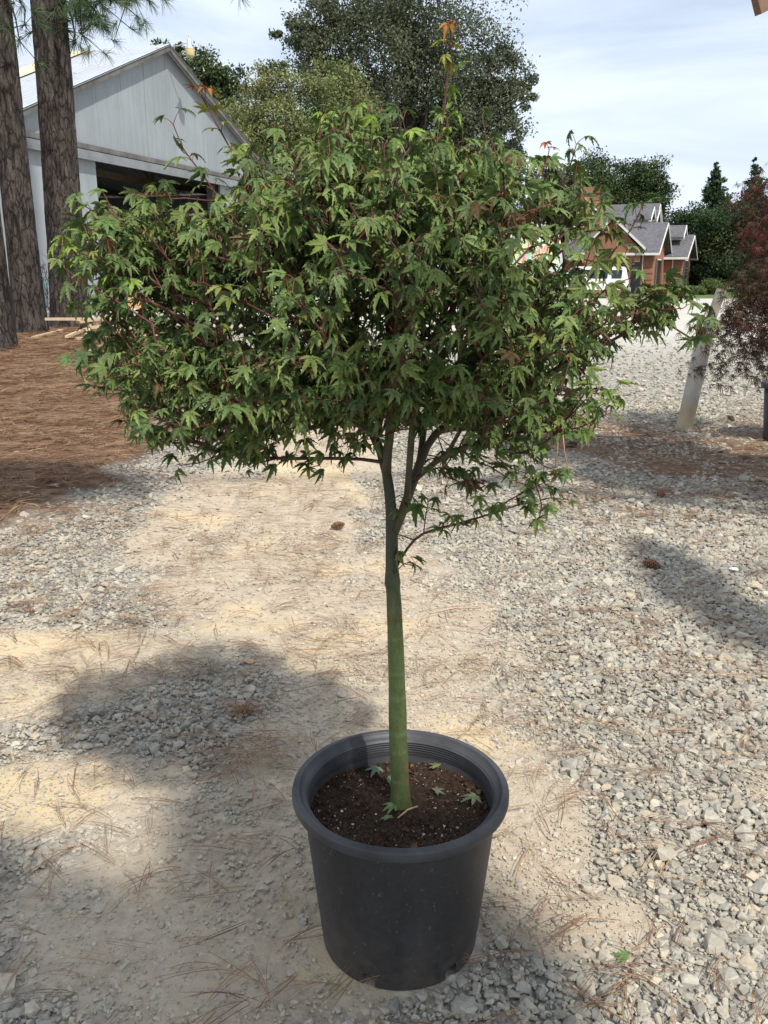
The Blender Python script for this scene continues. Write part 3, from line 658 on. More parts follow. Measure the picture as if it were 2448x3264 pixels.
# ------------------------------------------------------------------ pot
PX, PY = float(P(1276, 2520, 1.70)[0]), 1.70
def potwear(t, cur, tcn):
    c = mixc(t, N_mul(t, noise_fac(t, tcn, 9, .55, .85, (1, 1, .25), 6), .30), cur, (0.10, 0.10, 0.10))
    g_ = N(t, 'ShaderNodeSeparateXYZ'); t.links.new(tcn.outputs['Object'], g_.inputs[0]); mr = N(t, 'ShaderNodeMapRange'); mr.inputs[1].default_value = .17; mr.inputs[2].default_value = 0.0; t.links.new(g_.outputs[2], mr.inputs[0])
    ml = N(t, 'ShaderNodeMath', op='MULTIPLY'); t.links.new(mr.outputs[0], ml.inputs[0]); t.links.new(noise_fac(t, tcn, 22, .35, .75, I3, 6), ml.inputs[1])
    c = mixc(t, N_mul(t, ml.outputs[0], .6), c, (.14, .115, .085))
    return mixc(t, N_mul(t, noise_fac(t, tcn, 140, .66, .74, (1, 1, .5), 2), .5), c, (.20, .18, .15))
M['pot'] = material('black_pot_plastic', (0.034, 0.033, 0.034), 0.5, noise=[(6, 4, .75, 1.35, (1, 1, .35)), (70, 3, .85, 1.15, I3)], bump=(180, .12, .002, I3), spec=0.4, extra=lambda t, cur, tcn, b: potwear(t, cur, tcn))
def dust(t, cur, tcn, b):
    return mixc(t, N_mul(t, noise_fac(t, tcn, 7, .42, .8, (1, 1, .5)), .35), cur, (0.13, 0.12, 0.11))
M['pot_rim'] = material('pot_rim_plastic', (0.036, 0.0375, 0.041), 0.5, noise=[(9, 5, .6, 1.5, (1, 1, 2))], bump=(90, .2, .002, I3), spec=0.45, extra=dust)
pot = empty('plant_pot', (PX, PY, 0), 'large black plastic nursery pot holding the small green maple', 'plant pot')
n = 120; prof = [(.1795, .0), (.1810, .016), (.1825, .032), (.184, .04)] + [(.184 + .031 * t, .04 + .30 * t) for t in np.linspace(.08, 1, 12)] + [(.2155, .352), (.2165, .372)]
mb = MB(); vs = []
wob = lambda k, z: 1 + .006 * math.sin(4 * math.pi * k / n + .4) * (z / .35)
for r, z in prof: vs += [(PX + r * wob(k, z) * math.cos(2 * math.pi * k / n), PY + r * wob(k, z) * math.sin(2 * math.pi * k / n), z) for k in range(n)]
fs = []
notch = set()
for ang in (-114, -53, 7, 66, 126, 186):
    k0 = round(ang % 360 / 3)
    for k in range(k0 - 1, k0 + 2): notch.add(k % n)
for i in range(len(prof) - 1):
    for k in range(n):
        if i < 2 and k in notch: continue
        fs.append((i * n + k, i * n + (k + 1) % n, (i + 1) * n + (k + 1) % n, (i + 1) * n + k))
mb.add(vs, fs, smooth=True)
inn = [(.2085, .352), (.20, .2), (.177, .042)]
mb.lathe(inn, n, (PX, PY, 0))
mb.lathe([(.1775, .041), (.001, .044)], n, (PX, PY, 0))
body = mb.build('body', M['pot'], pot)
mb = MB()
for band in ([(.2150, .3675), (.2385, .3685)], [(.2385, .3685), (.2405, .3700)], [(.2405, .3700), (.2422, .3760), (.2424, .3860), (.2416, .3895)], [(.2416, .3895), (.2398, .3925), (.2385, .3932)],
             [(.2385, .3932), (.2365, .3936), (.2280, .3952)], [(.2280, .3952), (.2262, .3948), (.2250, .3930)], [(.2250, .3930), (.2215, .3860), (.2120, .3810)]): mb.lathe(band, 120, (PX, PY, 0))
mb.lathe([(.2120, .3810)] + [x_ for z_ in (.376, .370, .364, .358, .352, .346) for x_ in ((.2090, z_), (.2068, z_ - .0012), (.2090, z_ - .0030))] + [(.2060, .335), (.2035, .30)], 120, (PX, PY, 0))
mb.build('rim', M['pot_rim'], pot)
# soil
sr = np.linspace(0, .2065, 46); nth = 150; vs = []
for i, r in enumerate(sr):
    for k in range(nth):
        a_ = 2 * math.pi * k / nth; x = r * math.cos(a_); y = r * math.sin(a_)
        z = .322 + .018 * (fbm(np.array(x * 14 + 5), np.array(y * 14), 70) - .5) + .010 * (fbm(np.array(x * 70 + 9), np.array(y * 70), 71) - .5) + .010 * math.exp(-((x - .0) ** 2 + (y - .02) ** 2) / .002)
        vs.append((PX + x, PY + y, float(z)))
fs = [(i * nth + k, i * nth + (k + 1) % nth, (i + 1) * nth + (k + 1) % nth, (i + 1) * nth + k) for i in range(len(sr) - 1) for k in range(nth)]
mb = MB(); mb.add([v for v in vs], [f[::-1] for f in fs], (0.040, 0.026, 0.018), True)
M['soil'] = material('potting_soil', I3, .95, attr=True, noise=[(120, 4, .45, 1.6, I3)], bump=(200, .9, .004, I3), spec=.15)
def crumbs(n, s0, s1, cols, k=0):
    for _ in range(n):
        r = .205 * math.sqrt(random.random()); a_ = random.uniform(0, 6.28); s = random.uniform(s0, s1); x = PX + r * math.cos(a_); y = PY + r * math.sin(a_)
        z = .322 + .018 * (float(fbm(np.array((x - PX) * 14 + 5), np.array((y - PY) * 14), 70)) - .5) + s * .3
        pv, pf = PR2[random.randrange(len(PR2))]; R = rot_mats(np.array([random.uniform(0, 6)]), np.array([random.gauss(0, .5)]), np.array([random.gauss(0, .5)]))[0]
        mb.add((pv * s) @ R.T + np.array([x, y, z]), [tuple(f) for f in pf], random.choice(cols))
crumbs(1500, .003, .009, [(0.06, .034, .022), (.035, .022, .016), (.08, .045, .03)])
crumbs(420, .0015, .0042, [(.62, .56, .46), (.5, .42, .32), (.7, .66, .58)])
crumbs(150, .008, .018, [(.075, .045, .03), (.05, .03, .02), (.12, .07, .045)])
crumbs(50, .004, .009, [(.45, .36, .25), (.55, .48, .38), (.36, .22, .13)])
mb.build('soil', M['soil'], pot)
# fallen leaves on the soil, and one on the gravel
def fallen(name, pos, size, col, label, k, yaw, group=None, curl=0.2):
    pv, pf, ed = LEAVES[k]; c, s = math.cos(yaw), math.sin(yaw)
    v = pv.copy() * size; v[:, 2] *= .5; v = v @ np.array([[c, s, 0], [-s, c, 0], [0, 0, 1]]) + np.array(pos); v[:, 2] += .012
    colr = np.repeat(np.array(col)[None], len(v), 0) * (1 + .3 * ed[:, None])
    m_ = np_mesh(name, v, 4, pf, colr); o = link(name, m_, M['leaf']); tag(o, label, 'leaf', group); return o
def soil_at(x, y): r = ray(x, y); s = (.326 - CZ) / r[2]; return (r[0] * s, r[1] * s, .326)
GL = 'dry maple leaves fallen on the potting soil'
fallen('fallen_leaf', soil_at(1202, 2460), .034, (.17, .24, .20), 'grey-green shed leaf lying on the soil left of the maple trunk towards the back', 0, 2.6, GL)
fallen('fallen_leaf', soil_at(1236, 2492), .026, (.13, .20, .14), 'curled grey-green leaf on the soil touching the left side of the maple trunk', 5, 4.0, GL)
fallen('fallen_leaf', soil_at(1258, 2580), .034, (.17, .26, .13), 'green shrivelled leaf on the soil just in front of the maple trunk', 6, 1.9, GL)
fallen('fallen_leaf', soil_at(1240, 2622), .022, (.19, .27, .13), 'smallest green leaf scrap nearest the front rim of the pot', 9, .5, GL)
fallen('fallen_leaf', soil_at(1388, 2535), .028, (.17, .21, .14), 'grey-green leaf on the soil right of the trunk, halfway to the rim', 3, 5.2, GL)
fallen('fallen_leaf', soil_at(1515, 2552), .036, (.20, .24, .15), 'pale dried leaf on the soil nearest the right wall of the pot', 1, 2.0, GL)
fallen('fallen_leaf', soil_at(1395, 2455), .026, (.22, .24, .13), 'pale shrivelled leaf on the soil behind the trunk to its right', 8, 1.0, GL)
g_ = G(1995, 3075); fallen('fallen_leaf', (g_[0], g_[1], g_[2] + .012), .034, (.15, .26, .09), 'green leaf lying on the gravel to the right of the pot', 4, 1.3)
mb = MB(); a_ = soil_at(1268, 2617); b_ = soil_at(1332, 2582); a_ = np.array(a_); b_ = np.array(b_)
mb.tube([a_ + [0, 0, .008], (a_ + b_) / 2 + [.0, .003, .013], b_ + [0, 0, .010]], [.0016, .0022, .0017], 6, (.50, .33, .18))
tag(mb.build('twig', M['bark_maple']), 'short tan broken twig lying on the potting soil', 'twig')

# ------------------------------------------------------------------ small things on the ground
def GG(px, py):
    """where the ray of a pixel meets the sloping ground"""
    r = ray(px, py); s = 1.5
    for _ in range(4000):
        p = np.array([0, 0, CZ]) + r * s
        if p[2] <= float(hz(p[0], p[1])): break
        s *= 1.002
    return np.array([p[0], p[1], float(hz(p[0], p[1]))])
def pine_cone(px, py, size, yaw, label, col):
    g = GG(px, py); mb = MB(); ax = np.array([math.cos(yaw), math.sin(yaw), .15]); ax /= np.linalg.norm(ax); a = np.cross(ax, (0, 0, 1)); a /= np.linalg.norm(a); b = np.cross(a, ax)
    c0 = g + np.array([0, 0, size * .36]) - ax * size * .5
    for i in range(90):
        t = i / 90; th = i * 2.39996; r = size * .34 * math.sin(math.pi * (t * .88 + .1)) ** .8
        o = a * math.cos(th) + b * math.sin(th); p = c0 + ax * size * t; q = p + o * r + ax * size * .10; s = np.cross(ax, o) * size * .075
        k = random.uniform(.7, 1.25); c = np.array(col) * k
        mb.add([p - s * .3, p + s * .3, q + s, q + ax * size * .05, q - s, q - o * size * .05 - ax * size * .03], [(0, 1, 2, 3), (0, 3, 4), (2, 5, 4, 3)], c)
    mb.tube([c0, c0 + ax * size], [size * .12, size * .05], 6, np.array(col) * .5)
    tag(mb.build('pine_cone', M['cone']), label, 'pine cone', 'pine cones fallen on the gravel')
pine_cone(2078, 1818, .085, 2.6, 'brown pine cone on grey gravel, the nearest cone to the right of the pot', (.20, .11, .07))
pine_cone(1820, 1432, .10, .4, 'dark pine cone at the shaded edge of the gravel beneath the low maple leaves', (.10, .07, .055))
pine_cone(2105, 1588, .075, 1.2, 'reddish pine cone half buried between the other two on the right gravel', (.22, .10, .06))
pine_cone(2330, 1345, .09, 1.9, 'pine cone in the shade between the plastic pipe and the black pot', (.13, .08, .05))
pine_cone(1075, 1690, .075, .2, 'small cone lying alone on the tan dirt behind the maple trunk', (.24, .12, .07))
g = GG(782, 2280); pt = []
for q in range(170):
    a0 = random.uniform(0, 6.28); l = random.uniform(.03, .085); e = np.array([math.cos(a0) * l * 1.3, math.sin(a0) * l, random.uniform(.005, .045)])
    pt.append((g + rnd3(.006) * np.array([1, 1, 0]), e))
mb = MB()
for p, e in pt:
    w = np.array([-e[1], e[0], 0]); w = w / (np.linalg.norm(w) + 1e-9) * .0009; m_ = p + e * .5 + np.array([0, 0, .016])
    c = np.array((.30, .17, .10)) * random.uniform(.6, 1.4); mb.add([p - w, p + w, m_ + w, m_ - w, p + e], [(0, 1, 2, 3), (3, 2, 4)], c)
tag(mb.build('dry_weed', M['straw']), 'dried brown weed tuft on the packed dirt left of the pot', 'weed')
g = GG(2337, 1832); pv, pf = PR1[3]; mb = MB(); mb.add(pv * np.array([.05, .05, .035]) + g + np.array([0, 0, .03]), [tuple(f) for f in pf], (.86, .85, .82)); tag(mb.build('white_stone', M['stone']), 'single bright white stone chip among the grey gravel at right', 'stone')
g = GG(535 * 1.4756, 1436 * 1.4756); pv, pf = PR1[5]; mb = MB(); mb.add(pv * np.array([.055, .05, .04]) + g + np.array([0, 0, .015]), [tuple(f) for f in pf], (.55, .33, .20)); tag(mb.build('orange_stone', M['stone']), 'orange-tan stone in the tree shadow left of the maple trunk', 'stone')
g = GG(1437 * 1.4756, 1866 * 1.4756); pv, pf = PR1[8]; mb = MB(); mb.add(pv * np.array([.06, .05, .085]) + g + np.array([0, 0, .03]), [tuple(f) for f in pf], (.36, .32, .255)); tag(mb.build('upright_stone', M['stone']), 'largest tan stone standing upright on the gravel right of the pot', 'stone')

# ------------------------------------------------------------------ leaning plastic pipe and the right-hand pot with the red maple
base = GG(2180, 1368); top = P(2297, 922, base[1] - .05); mid = base + (P(2252, 1045, base[1]) - base)
pipe = empty('plastic_pipe', tuple(base), 'leaning off-white plastic pipe standing in the gravel at right', 'pipe')
M['pvc'] = material('aged_pvc', (0.43, 0.40, 0.345), .55, attr=True, noise=[(5, 4, .85, 1.1, I3)])
mb = MB(); ax = (mid - base) / np.linalg.norm(mid - base)
stain = lambda h: (1, 1, 1) if h > .3 else (1.05, .92, .72)
L_ = np.linalg.norm(mid - base); pts = [base + ax * L_ * t for t in np.linspace(-.03, 1, 24)]
mb.tube(pts, [.082] + [.078] * 23, 24, np.array([stain(L_ * t) for t in np.linspace(0, 1, 24)]), cap=False)
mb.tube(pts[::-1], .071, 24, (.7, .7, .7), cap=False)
mb.tube([base + ax * -.01, base + ax * .02], .086, 24, (1, .85, .6))
e1 = pts[-1]; mb.add([e1 + (np.cross(ax, (0, 1, 0)) * math.cos(t) + np.cross(ax, np.cross(ax, (0, 1, 0))) * math.sin(t)) * r_ for r_ in (.078, .071) for t in np.linspace(0, 6.283, 25)[:-1]],
       [(k, (k + 1) % 24, 24 + (k + 1) % 24, 24 + k) for k in range(24)], (1, 1, 1))
mb.build('lower_sleeve', M['pvc'], pipe)
mb = MB(); ax2 = (top - mid) / np.linalg.norm(top - mid); q0 = mid - ax2 * .12; L2 = np.linalg.norm(top - q0)
q0 = q0 + np.array([.012, 0, 0])
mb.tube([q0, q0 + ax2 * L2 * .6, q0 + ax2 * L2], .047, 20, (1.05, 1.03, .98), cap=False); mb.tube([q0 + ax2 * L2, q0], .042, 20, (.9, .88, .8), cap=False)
mb.tube([q0 + ax2 * (L2 - .30), q0 + ax2 * (L2 - .28)], .0485, 20, (.9, .85, .75))
mb.build('upper_tube', M['pvc'], pipe)
BX, BY = 3.74, 7.75
pot2 = empty('plant_pot', (BX, BY, 0), 'black plastic nursery pot under the red maple at the right edge', 'plant pot')
mb = MB(); mb.lathe([(.26, 0), (.265, .02), (.305, .50), (.30, .50), (.25, .05), (.01, .04)], 48, (BX, BY, 0)); mb.build('body', M['pot'], pot2)
mb = MB(); mb.lathe([(.306, .485), (.330, .487), (.334, .50), (.334, .53), (.326, .545), (.312, .545), (.302, .53), (.30, .49)], 48, (BX, BY, 0)); mb.build('rim', M['pot_rim'], pot2)
mb = MB(); mb.lathe([(.301, .45), (.15, .46), (.001, .465)], 48, (BX, BY, 0), (0.045, .026, .018)); mb.build('soil', M['soil'], pot2)
lace = [leaf_proto(30 + k, [(a, l, .038) for a, l in ((0, 1), (-24, .95), (24, .97), (-50, .82), (52, .8), (-80, .6), (82, .6))], .3, 1.6, 3) for k in range(5)]
lace_i = len(LEAVES); LEAVES += lace
red = empty('red_maple', (BX, BY, .45), 'weeping lace-leaf maple with dark red foliage in the right-hand pot', 'tree')
mb = MB(); rr_ = [.035, .032, .03, .027, .024, .02]
stem = smooth_path([(BX, BY, .45), (BX + .03, BY, .8), (BX - .04, BY + .02, 1.15), (BX + .02, BY, 1.5), (BX + .05, BY, 1.8), (BX, BY, 2.05)], .08)
mb.tube(stem, list(np.linspace(.035, .012, len(stem))), 10, (.11, .09, .075)); mb.build('trunk', M['bark_maple'], red)
rec2 = []; brm = MB()
def lace_branch(pts, n, spread, cols, size=.066, r0=.007):
    w = smooth_path(pts, .05); brm.tube(w, list(np.linspace(r0, .0015, len(w))), 5, (.075, .04, .035))
    m = len(w)
    for _ in range(int(n * 1.05)):
        t = random.random() ** .7; i = min(m - 1, int(t * m)); p = w[i]; o = rnd3(spread) * np.array([1, 1, .55]); q = p + o
        if random.random() < .3: brm.tube([p, p + o * .6 + np.array([0, 0, .02]), q], .0012, 3, (.09, .03, .03), cap=False)
        h = (w[-1] - w[0]); h /= np.linalg.norm(h); d = h * .45 + np.array([0, 0, -.85]) + rnd3(.35)
        rec2.append((q, d, np.array([0, 0, .8]) + h + rnd3(.5), size * random.uniform(.7, 1.25), np.array(random.choice(cols)) * random.uniform(.6, 1.1), lace_i + random.randrange(5), 0.0))
RED = [(.10, .022, .022), (.15, .028, .03), (.08, .022, .02), (.07, .03, .02)]; DK = [(.075, .028, .02), (.06, .034, .018), (.085, .045, .022), (.10, .03, .024)]; OL = [(.09, .065, .03), (.11, .08, .035), (.06, .05, .025)]
def rb(a, b, c, ya, yb, yc): return [np.array([BX, BY, 1.0 + .75 * random.random()]), P(*a, ya), P(*b, yb), P(*c, yc)]
for a, b, c, y_, n, cols in (
    ((2440, 980), (2340, 1020), (2235, 1045), 7.3, 150, DK), ((2460, 1010), (2370, 1060), (2290, 1100), 7.2, 130, DK), ((2440, 1100), (2330, 1150), (2200, 1175), 7.0, 110, DK),
    ((2450, 1120), (2380, 1180), (2290, 1230), 6.9, 110, DK), ((2460, 1160), (2430, 1180), (2390, 1230), 6.9, 60, DK), ((2450, 930), (2380, 960), (2310, 1010), 7.5, 110, OL),
    ((2460, 860), (2400, 870), (2365, 910), 7.5, 130, OL), ((2480, 800), (2430, 800), (2385, 850), 7.6, 130, OL + DK), ((2490, 730), (2440, 730), (2400, 790), 7.5, 150, RED),
    ((2490, 690), (2440, 690), (2395, 760), 7.4, 130, RED), ((2480, 600), (2430, 590), (2375, 640), 7.6, 150, RED + DK), ((2490, 560), (2450, 575), (2395, 605), 7.7, 110, RED),
    ((2460, 665), (2390, 660), (2330, 690), 7.7, 80, RED + DK), ((2500, 900), (2440, 950), (2400, 1010), 7.2, 150, DK), ((2480, 1050), (2430, 1060), (2380, 1120), 7.1, 120, DK),
    ((2480, 900), (2410, 930), (2350, 985), 7.3, 170, DK + OL), ((2490, 960), (2420, 990), (2330, 1040), 7.2, 160, DK), ((2480, 840), (2430, 880), (2370, 950), 7.4, 170, OL + DK), ((2490, 1010), (2440, 1060), (2350, 1110), 7.0, 140, DK),
    ((2500, 780), (2450, 850), (2410, 930), 7.2, 140, DK + OL), ((2560, 600), (2560, 700), (2520, 850), 7.3, 160, RED), ((2620, 700), (2640, 900), (2600, 1100), 7.3, 160, DK),
    ((2700, 600), (2800, 800), (2760, 1100), 7.6, 200, DK), ((2500, 700), (2470, 820), (2450, 950), 8.0, 200, DK), ((2560, 800), (2500, 950), (2470, 1100), 8.2, 200, DK)):
    lace_branch(rb(a, b, c, y_, y_ - .05, y_ - .1), n, .075, cols)
fv = leaf_cloud(rec2); link('foliage', np_mesh('foliage', fv[0], 4, fv[1], fv[2]), M['leaf'], red); brm.build('branches', M['bark_maple'], red)

# ------------------------------------------------------------------ far trees
def leaf_cards(cent, size, cols, aspect=.6):
    n = len(cent); d = rng.normal(0, 1, (n, 3)); d /= np.linalg.norm(d, axis=1)[:, None]; nn = rng.normal(0, 1, (n, 3)) + np.array([0, 0, 1.3]); a = np.cross(d, nn); a /= np.linalg.norm(a, axis=1)[:, None] + 1e-9
    s = (size * rng.uniform(.6, 1.3, n))[:, None]
    nrm = np.cross(a, d)
    V = np.stack([cent - d * s * .5, cent + a * s * aspect * .5 + nrm * s * .08, cent + d * s * .5, cent - a * s * aspect * .5 + nrm * s * .08], 1).reshape(-1, 3)
    return V, (np.arange(n)[:, None] * 4 + np.arange(4)[None]), np.repeat(cols, 4, 0)
def far_tree(name, label, Yd, lobes, n, size, cols, trunk_px, group=None, tr=.3, shell=.5, clump=.16, cat='tree', nclump=60, limbs=26, ground_z=None, parts=('crown', 'trunk')):
    k = Yd / F; gx = float(P(trunk_px, 865, Yd)[0]); gz = float(hz(gx, Yd)) if ground_z is None else ground_z
    root = empty(name, (gx, Yd, gz), label, cat, group)
    tot = sum(l[2] * l[3] for l in lobes); C = []; CC = []; ends = []
    for l in lobes:
        cx, cy, rx, ry = l[:4]; dd = l[4] if len(l) > 4 else 0; c = P(cx, cy, Yd + dd); rX = rx * k; rZ = ry * k; rY = (rX + rZ) / 2
        nc = max(4, int(nclump * l[2] * l[3] / tot * len(lobes) / 2)); nl = int(n * l[2] * l[3] / tot)
        u = rng.normal(0, 1, (nc, 3)); u /= np.linalg.norm(u, axis=1)[:, None]; rad = rng.uniform(0, 1, (nc, 1)) ** shell
        ctr = c + u * rad * np.array([rX, rY, rZ]) * .93; cs = rng.uniform(.7, 1.3, nc) * clump * min(rX, rZ) * 2
        w = rng.integers(0, nc, nl); pos = ctr[w] + np.clip(rng.normal(0, 1, (nl, 3)), -1.9, 1.9) * (cs[w] * .5)[:, None] * np.array([1, 1, .65])
        C.append(pos); base = np.array(cols)[rng.integers(0, len(cols), nc)][w] * rng.uniform(.75, 1.25, (nc, 1))[w] * rng.uniform(.8, 1.2, (nl, 1)); CC.append(base)
        ends += [ctr[j] for j in rng.integers(0, nc, max(2, int(limbs * l[2] * l[3] / tot)))]
    C = np.concatenate(C); CC = np.concatenate(CC); C[:, 2] = np.maximum(C[:, 2], gz + size * .3)
    v = leaf_cards(C, size, CC); link(parts[0], np_mesh('crown', v[0], 4, v[1], v[2]), M['far_leaf'], root)
    mb = MB(); ztop = max(e[2] for e in ends) if ends else 3; tp = np.array([gx, Yd, gz + (ztop - gz) * .8])
    mb.tube([(gx, Yd, gz - .1), (gx + tr * .4, Yd, gz + (tp[2] - gz) * .35), (gx - tr * .3, Yd, gz + (tp[2] - gz) * .7), tp], [tr * 1.25, tr * .9, tr * .55, tr * .15], 9)
    for e in ends:
        t0 = random.uniform(.15, .6); s = np.array([gx, Yd, gz + (min(e[2], tp[2]) - gz) * t0 + .2]); m_ = (s + e) / 2 + np.array([0, 0, .08 * np.linalg.norm(e - s)])
        mb.tube([s, m_, e], [tr * .3, tr * .16, tr * .04], 5)
    mb.build(parts[1], M['far_bark'], root); return root
OAK = [(.095, .115, .066), (.075, .098, .056), (.115, .132, .075), (.10, .115, .062)]
YG = [(.17, .20, .075), (.21, .22, .09), (.14, .18, .07), (.18, .18, .075)]
DG = [(.055, .085, .03), (.07, .10, .035), (.045, .07, .028), (.09, .11, .04)]
EV = [(.035, .065, .028), (.045, .08, .03), (.03, .05, .025), (.065, .095, .035)]
far_tree('oak_tree', 'tallest grey-green oak tree rising behind the small maple, its top beyond the frame', 46,
         [(1290, 60, 330, 200), (1230, 280, 330, 200), (1480, 330, 200, 200), (1020, 110, 130, 130), (1590, 260, 110, 120), (1590, 470, 100, 110), (1380, 520, 300, 150), (950, 90, 80, 60), (1640, 300, 90, 60), (1120, 420, 200, 120)],
         120000, .15, OAK, 1310, 'trees beyond the gravel yard', .6, clump=.13, nclump=170, limbs=70)
far_tree('yellow_green_tree', 'yellow-green airy tree in front of the tall oak, right of the barn roof', 38, [(880, 330, 130, 110), (1060, 300, 120, 100), (800, 430, 110, 120), (960, 430, 200, 120), (860, 240, 60, 50), (1110, 400, 110, 110)], 34000, .12, YG, 960,
         'trees beyond the gravel yard', .3, clump=.2, nclump=90)
far_tree('dark_green_tree', 'dark green tree rising behind the ridge and right slope of the barn', 52, [(590, 210, 90, 80), (680, 270, 80, 90), (730, 300, 70, 90), (640, 380, 130, 120), (540, 170, 50, 45)], 14000, .2, DG, 640, 'trees beyond the gravel yard', .4, clump=.22)
far_tree('olive_tree', 'olive-green bushy tree low beside the barn eave, below the yellow-green one', 42, [(770, 400, 100, 120), (840, 560, 150, 130), (1000, 620, 200, 130)], 14000, .17, [(.13, .15, .055), (.10, .12, .045), (.17, .17, .06)], 880, 'trees beyond the gravel yard', .3, clump=.25)
far_tree('hedgerow_tree', 'low dull-green tree under the oak, behind the small maple', 50, [(1250, 680, 230, 120), (1500, 690, 170, 110), (1680, 620, 110, 90)], 15000, .2, OAK, 1480, 'trees beyond the gravel yard', .3, clump=.25)
for nm, lb, ctr_, lo, tx in (('broad_tree', 'rounded dark green tree behind the brick chimney of the house', 0, [(1870, 600, 100, 100), (1810, 640, 80, 80), (1930, 690, 110, 110)], 1880),
                             ('broad_tree', 'tallest rounded dark green tree behind the house roof, beside open sky', 0, [(2040, 590, 100, 88), (2080, 680, 72, 90), (2000, 700, 90, 90), (2050, 780, 95, 90)], 2040)):
    far_tree(nm, lb, 88, lo, 46000, .25, DG, tx, 'trees around the brick house', .5, clump=.2, nclump=80)
far_tree('evergreen_tree', 'broad dark evergreen touching the right corner of the house', 76, [(2190, 740, 70, 60), (2235, 705, 75, 55), (2230, 800, 90, 90), (2200, 870, 60, 70), (2280, 780, 80, 90)], 26000, .2, EV, 2220, 'trees around the brick house', .4, clump=.22)
far_tree('evergreen_tree', 'wide olive evergreen between the house evergreen and the red maple', 72, [(2330, 740, 90, 60), (2320, 690, 100, 55), (2400, 660, 70, 50), (2370, 800, 110, 110), (2320, 870, 100, 70), (2440, 760, 90, 90), (2450, 870, 90, 80)], 32000, .2, EV + [(.10, .12, .04)], 2380, 'trees around the brick house', .4, clump=.22)
far_tree('evergreen_tree', 'small dark evergreen filling the gap between the broad trees and the house corner', 80, [(2120, 830, 60, 70), (2160, 720, 50, 50), (2170, 880, 60, 50)], 9000, .2, EV, 2150, 'trees around the brick house', .3, clump=.25)
far_tree('evergreen_tree', 'dark evergreen directly behind the red maple at the right edge', 66, [(2400, 850, 80, 80), (2380, 690, 80, 50), (2480, 800, 90, 120)], 18000, .18, EV, 2430, 'trees around the brick house', .3, clump=.22)
for tx, ty, wpx, lb in ((2282, 508, 62, 'pointed conifer standing above the evergreens, left of the other one'), (2405, 505, 70, 'pointed conifer partly hidden by the red maple at the right edge')):
    lobes = [(tx + random.uniform(-4, 4), ty + 18 + i * 26, 5 + wpx * (i / 9.0) ** .85, 24, 0) for i in range(1, 10)] + [(tx, ty + 14, 5, 20)]
    far_tree('conifer', lb, 84, lobes, 9000, .28, [(.05, .09, .035), (.07, .12, .045), (.035, .06, .03)], tx, 'conifers behind the evergreens', .3, clump=.3, limbs=12)
for tx, ty, rx, ry, Yd, lb, cc in ((2212, 930, 36, 17, 59, 'low clipped green bush at the far corner of the brick house', [(.10, .15, .045), (.13, .18, .06)]),
                               (2272, 922, 46, 26, 60, 'rounded darker bush beside the clipped bush, left of the pipe top', [(.07, .10, .03), (.10, .13, .04)]),
                               (2075, 930, 30, 16, 58, 'small dark bush against the brick wall behind the van', [(.06, .08, .035), (.09, .07, .04)])):
    far_tree('bush', lb, Yd, [(tx, ty, rx, ry)], 5000, .10, cc, tx, 'bushes along the brick house', .05, shell=.35, clump=.3, cat='bush', limbs=6)
far_tree('shrub', 'brown bare-twigged shrub beside the porch of the brick house', 57.5, [(1998, 850, 26, 38)], 2500, .08, [(.12, .085, .06), (.16, .11, .075)], 1998, None, .06, cat='shrub', limbs=30)

# ------------------------------------------------------------------ pine trees at left
def plates(t, cur, tcn):
    mpn = N(t, 'ShaderNodeMapping'); mpn.inputs['Scale'].default_value = (1, 1, .28); t.links.new(tcn.outputs['Object'], mpn.inputs[0])
    wn = N(t, 'ShaderNodeTexNoise', Scale=14.0, Detail=3.0); t.links.new(mpn.outputs[0], wn.inputs['Vector'])
    ad = N(t, 'ShaderNodeVectorMath', op='MULTIPLY_ADD'); ad.inputs[1].default_value = (.09, .09, .09); t.links.new(wn.outputs['Color'], ad.inputs[0]); t.links.new(mpn.outputs[0], ad.inputs[2])
    v = N(t, 'ShaderNodeTexVoronoi', Scale=17.0, feature='DISTANCE_TO_EDGE'); t.links.new(ad.outputs[0], v.inputs['Vector'])
    mr = N(t, 'ShaderNodeMapRange'); mr.inputs[1].default_value = .0; mr.inputs[2].default_value = .13; mr.inputs[3].default_value = .30; mr.inputs[4].default_value = 1.25; t.links.new(v.outputs['Distance'], mr.inputs[0])
    sc = N(t, 'ShaderNodeVectorMath', op='SCALE'); t.links.new(cur, sc.inputs[0]); t.links.new(mr.outputs[0], sc.inputs['Scale']); return sc.outputs[0]
M['bark_pine'] = material('pine_bark', (0.056, 0.048, 0.043), .95, attr=True, noise=[(9, 6, .55, 1.4, (1, 1, .35)), (40, 4, .8, 1.25, I3)], bump=(26, 1.0, .03, (1, 1, .4)), spec=.1, extra=lambda t, cur, tcn, b: plates(t, cur, tcn))
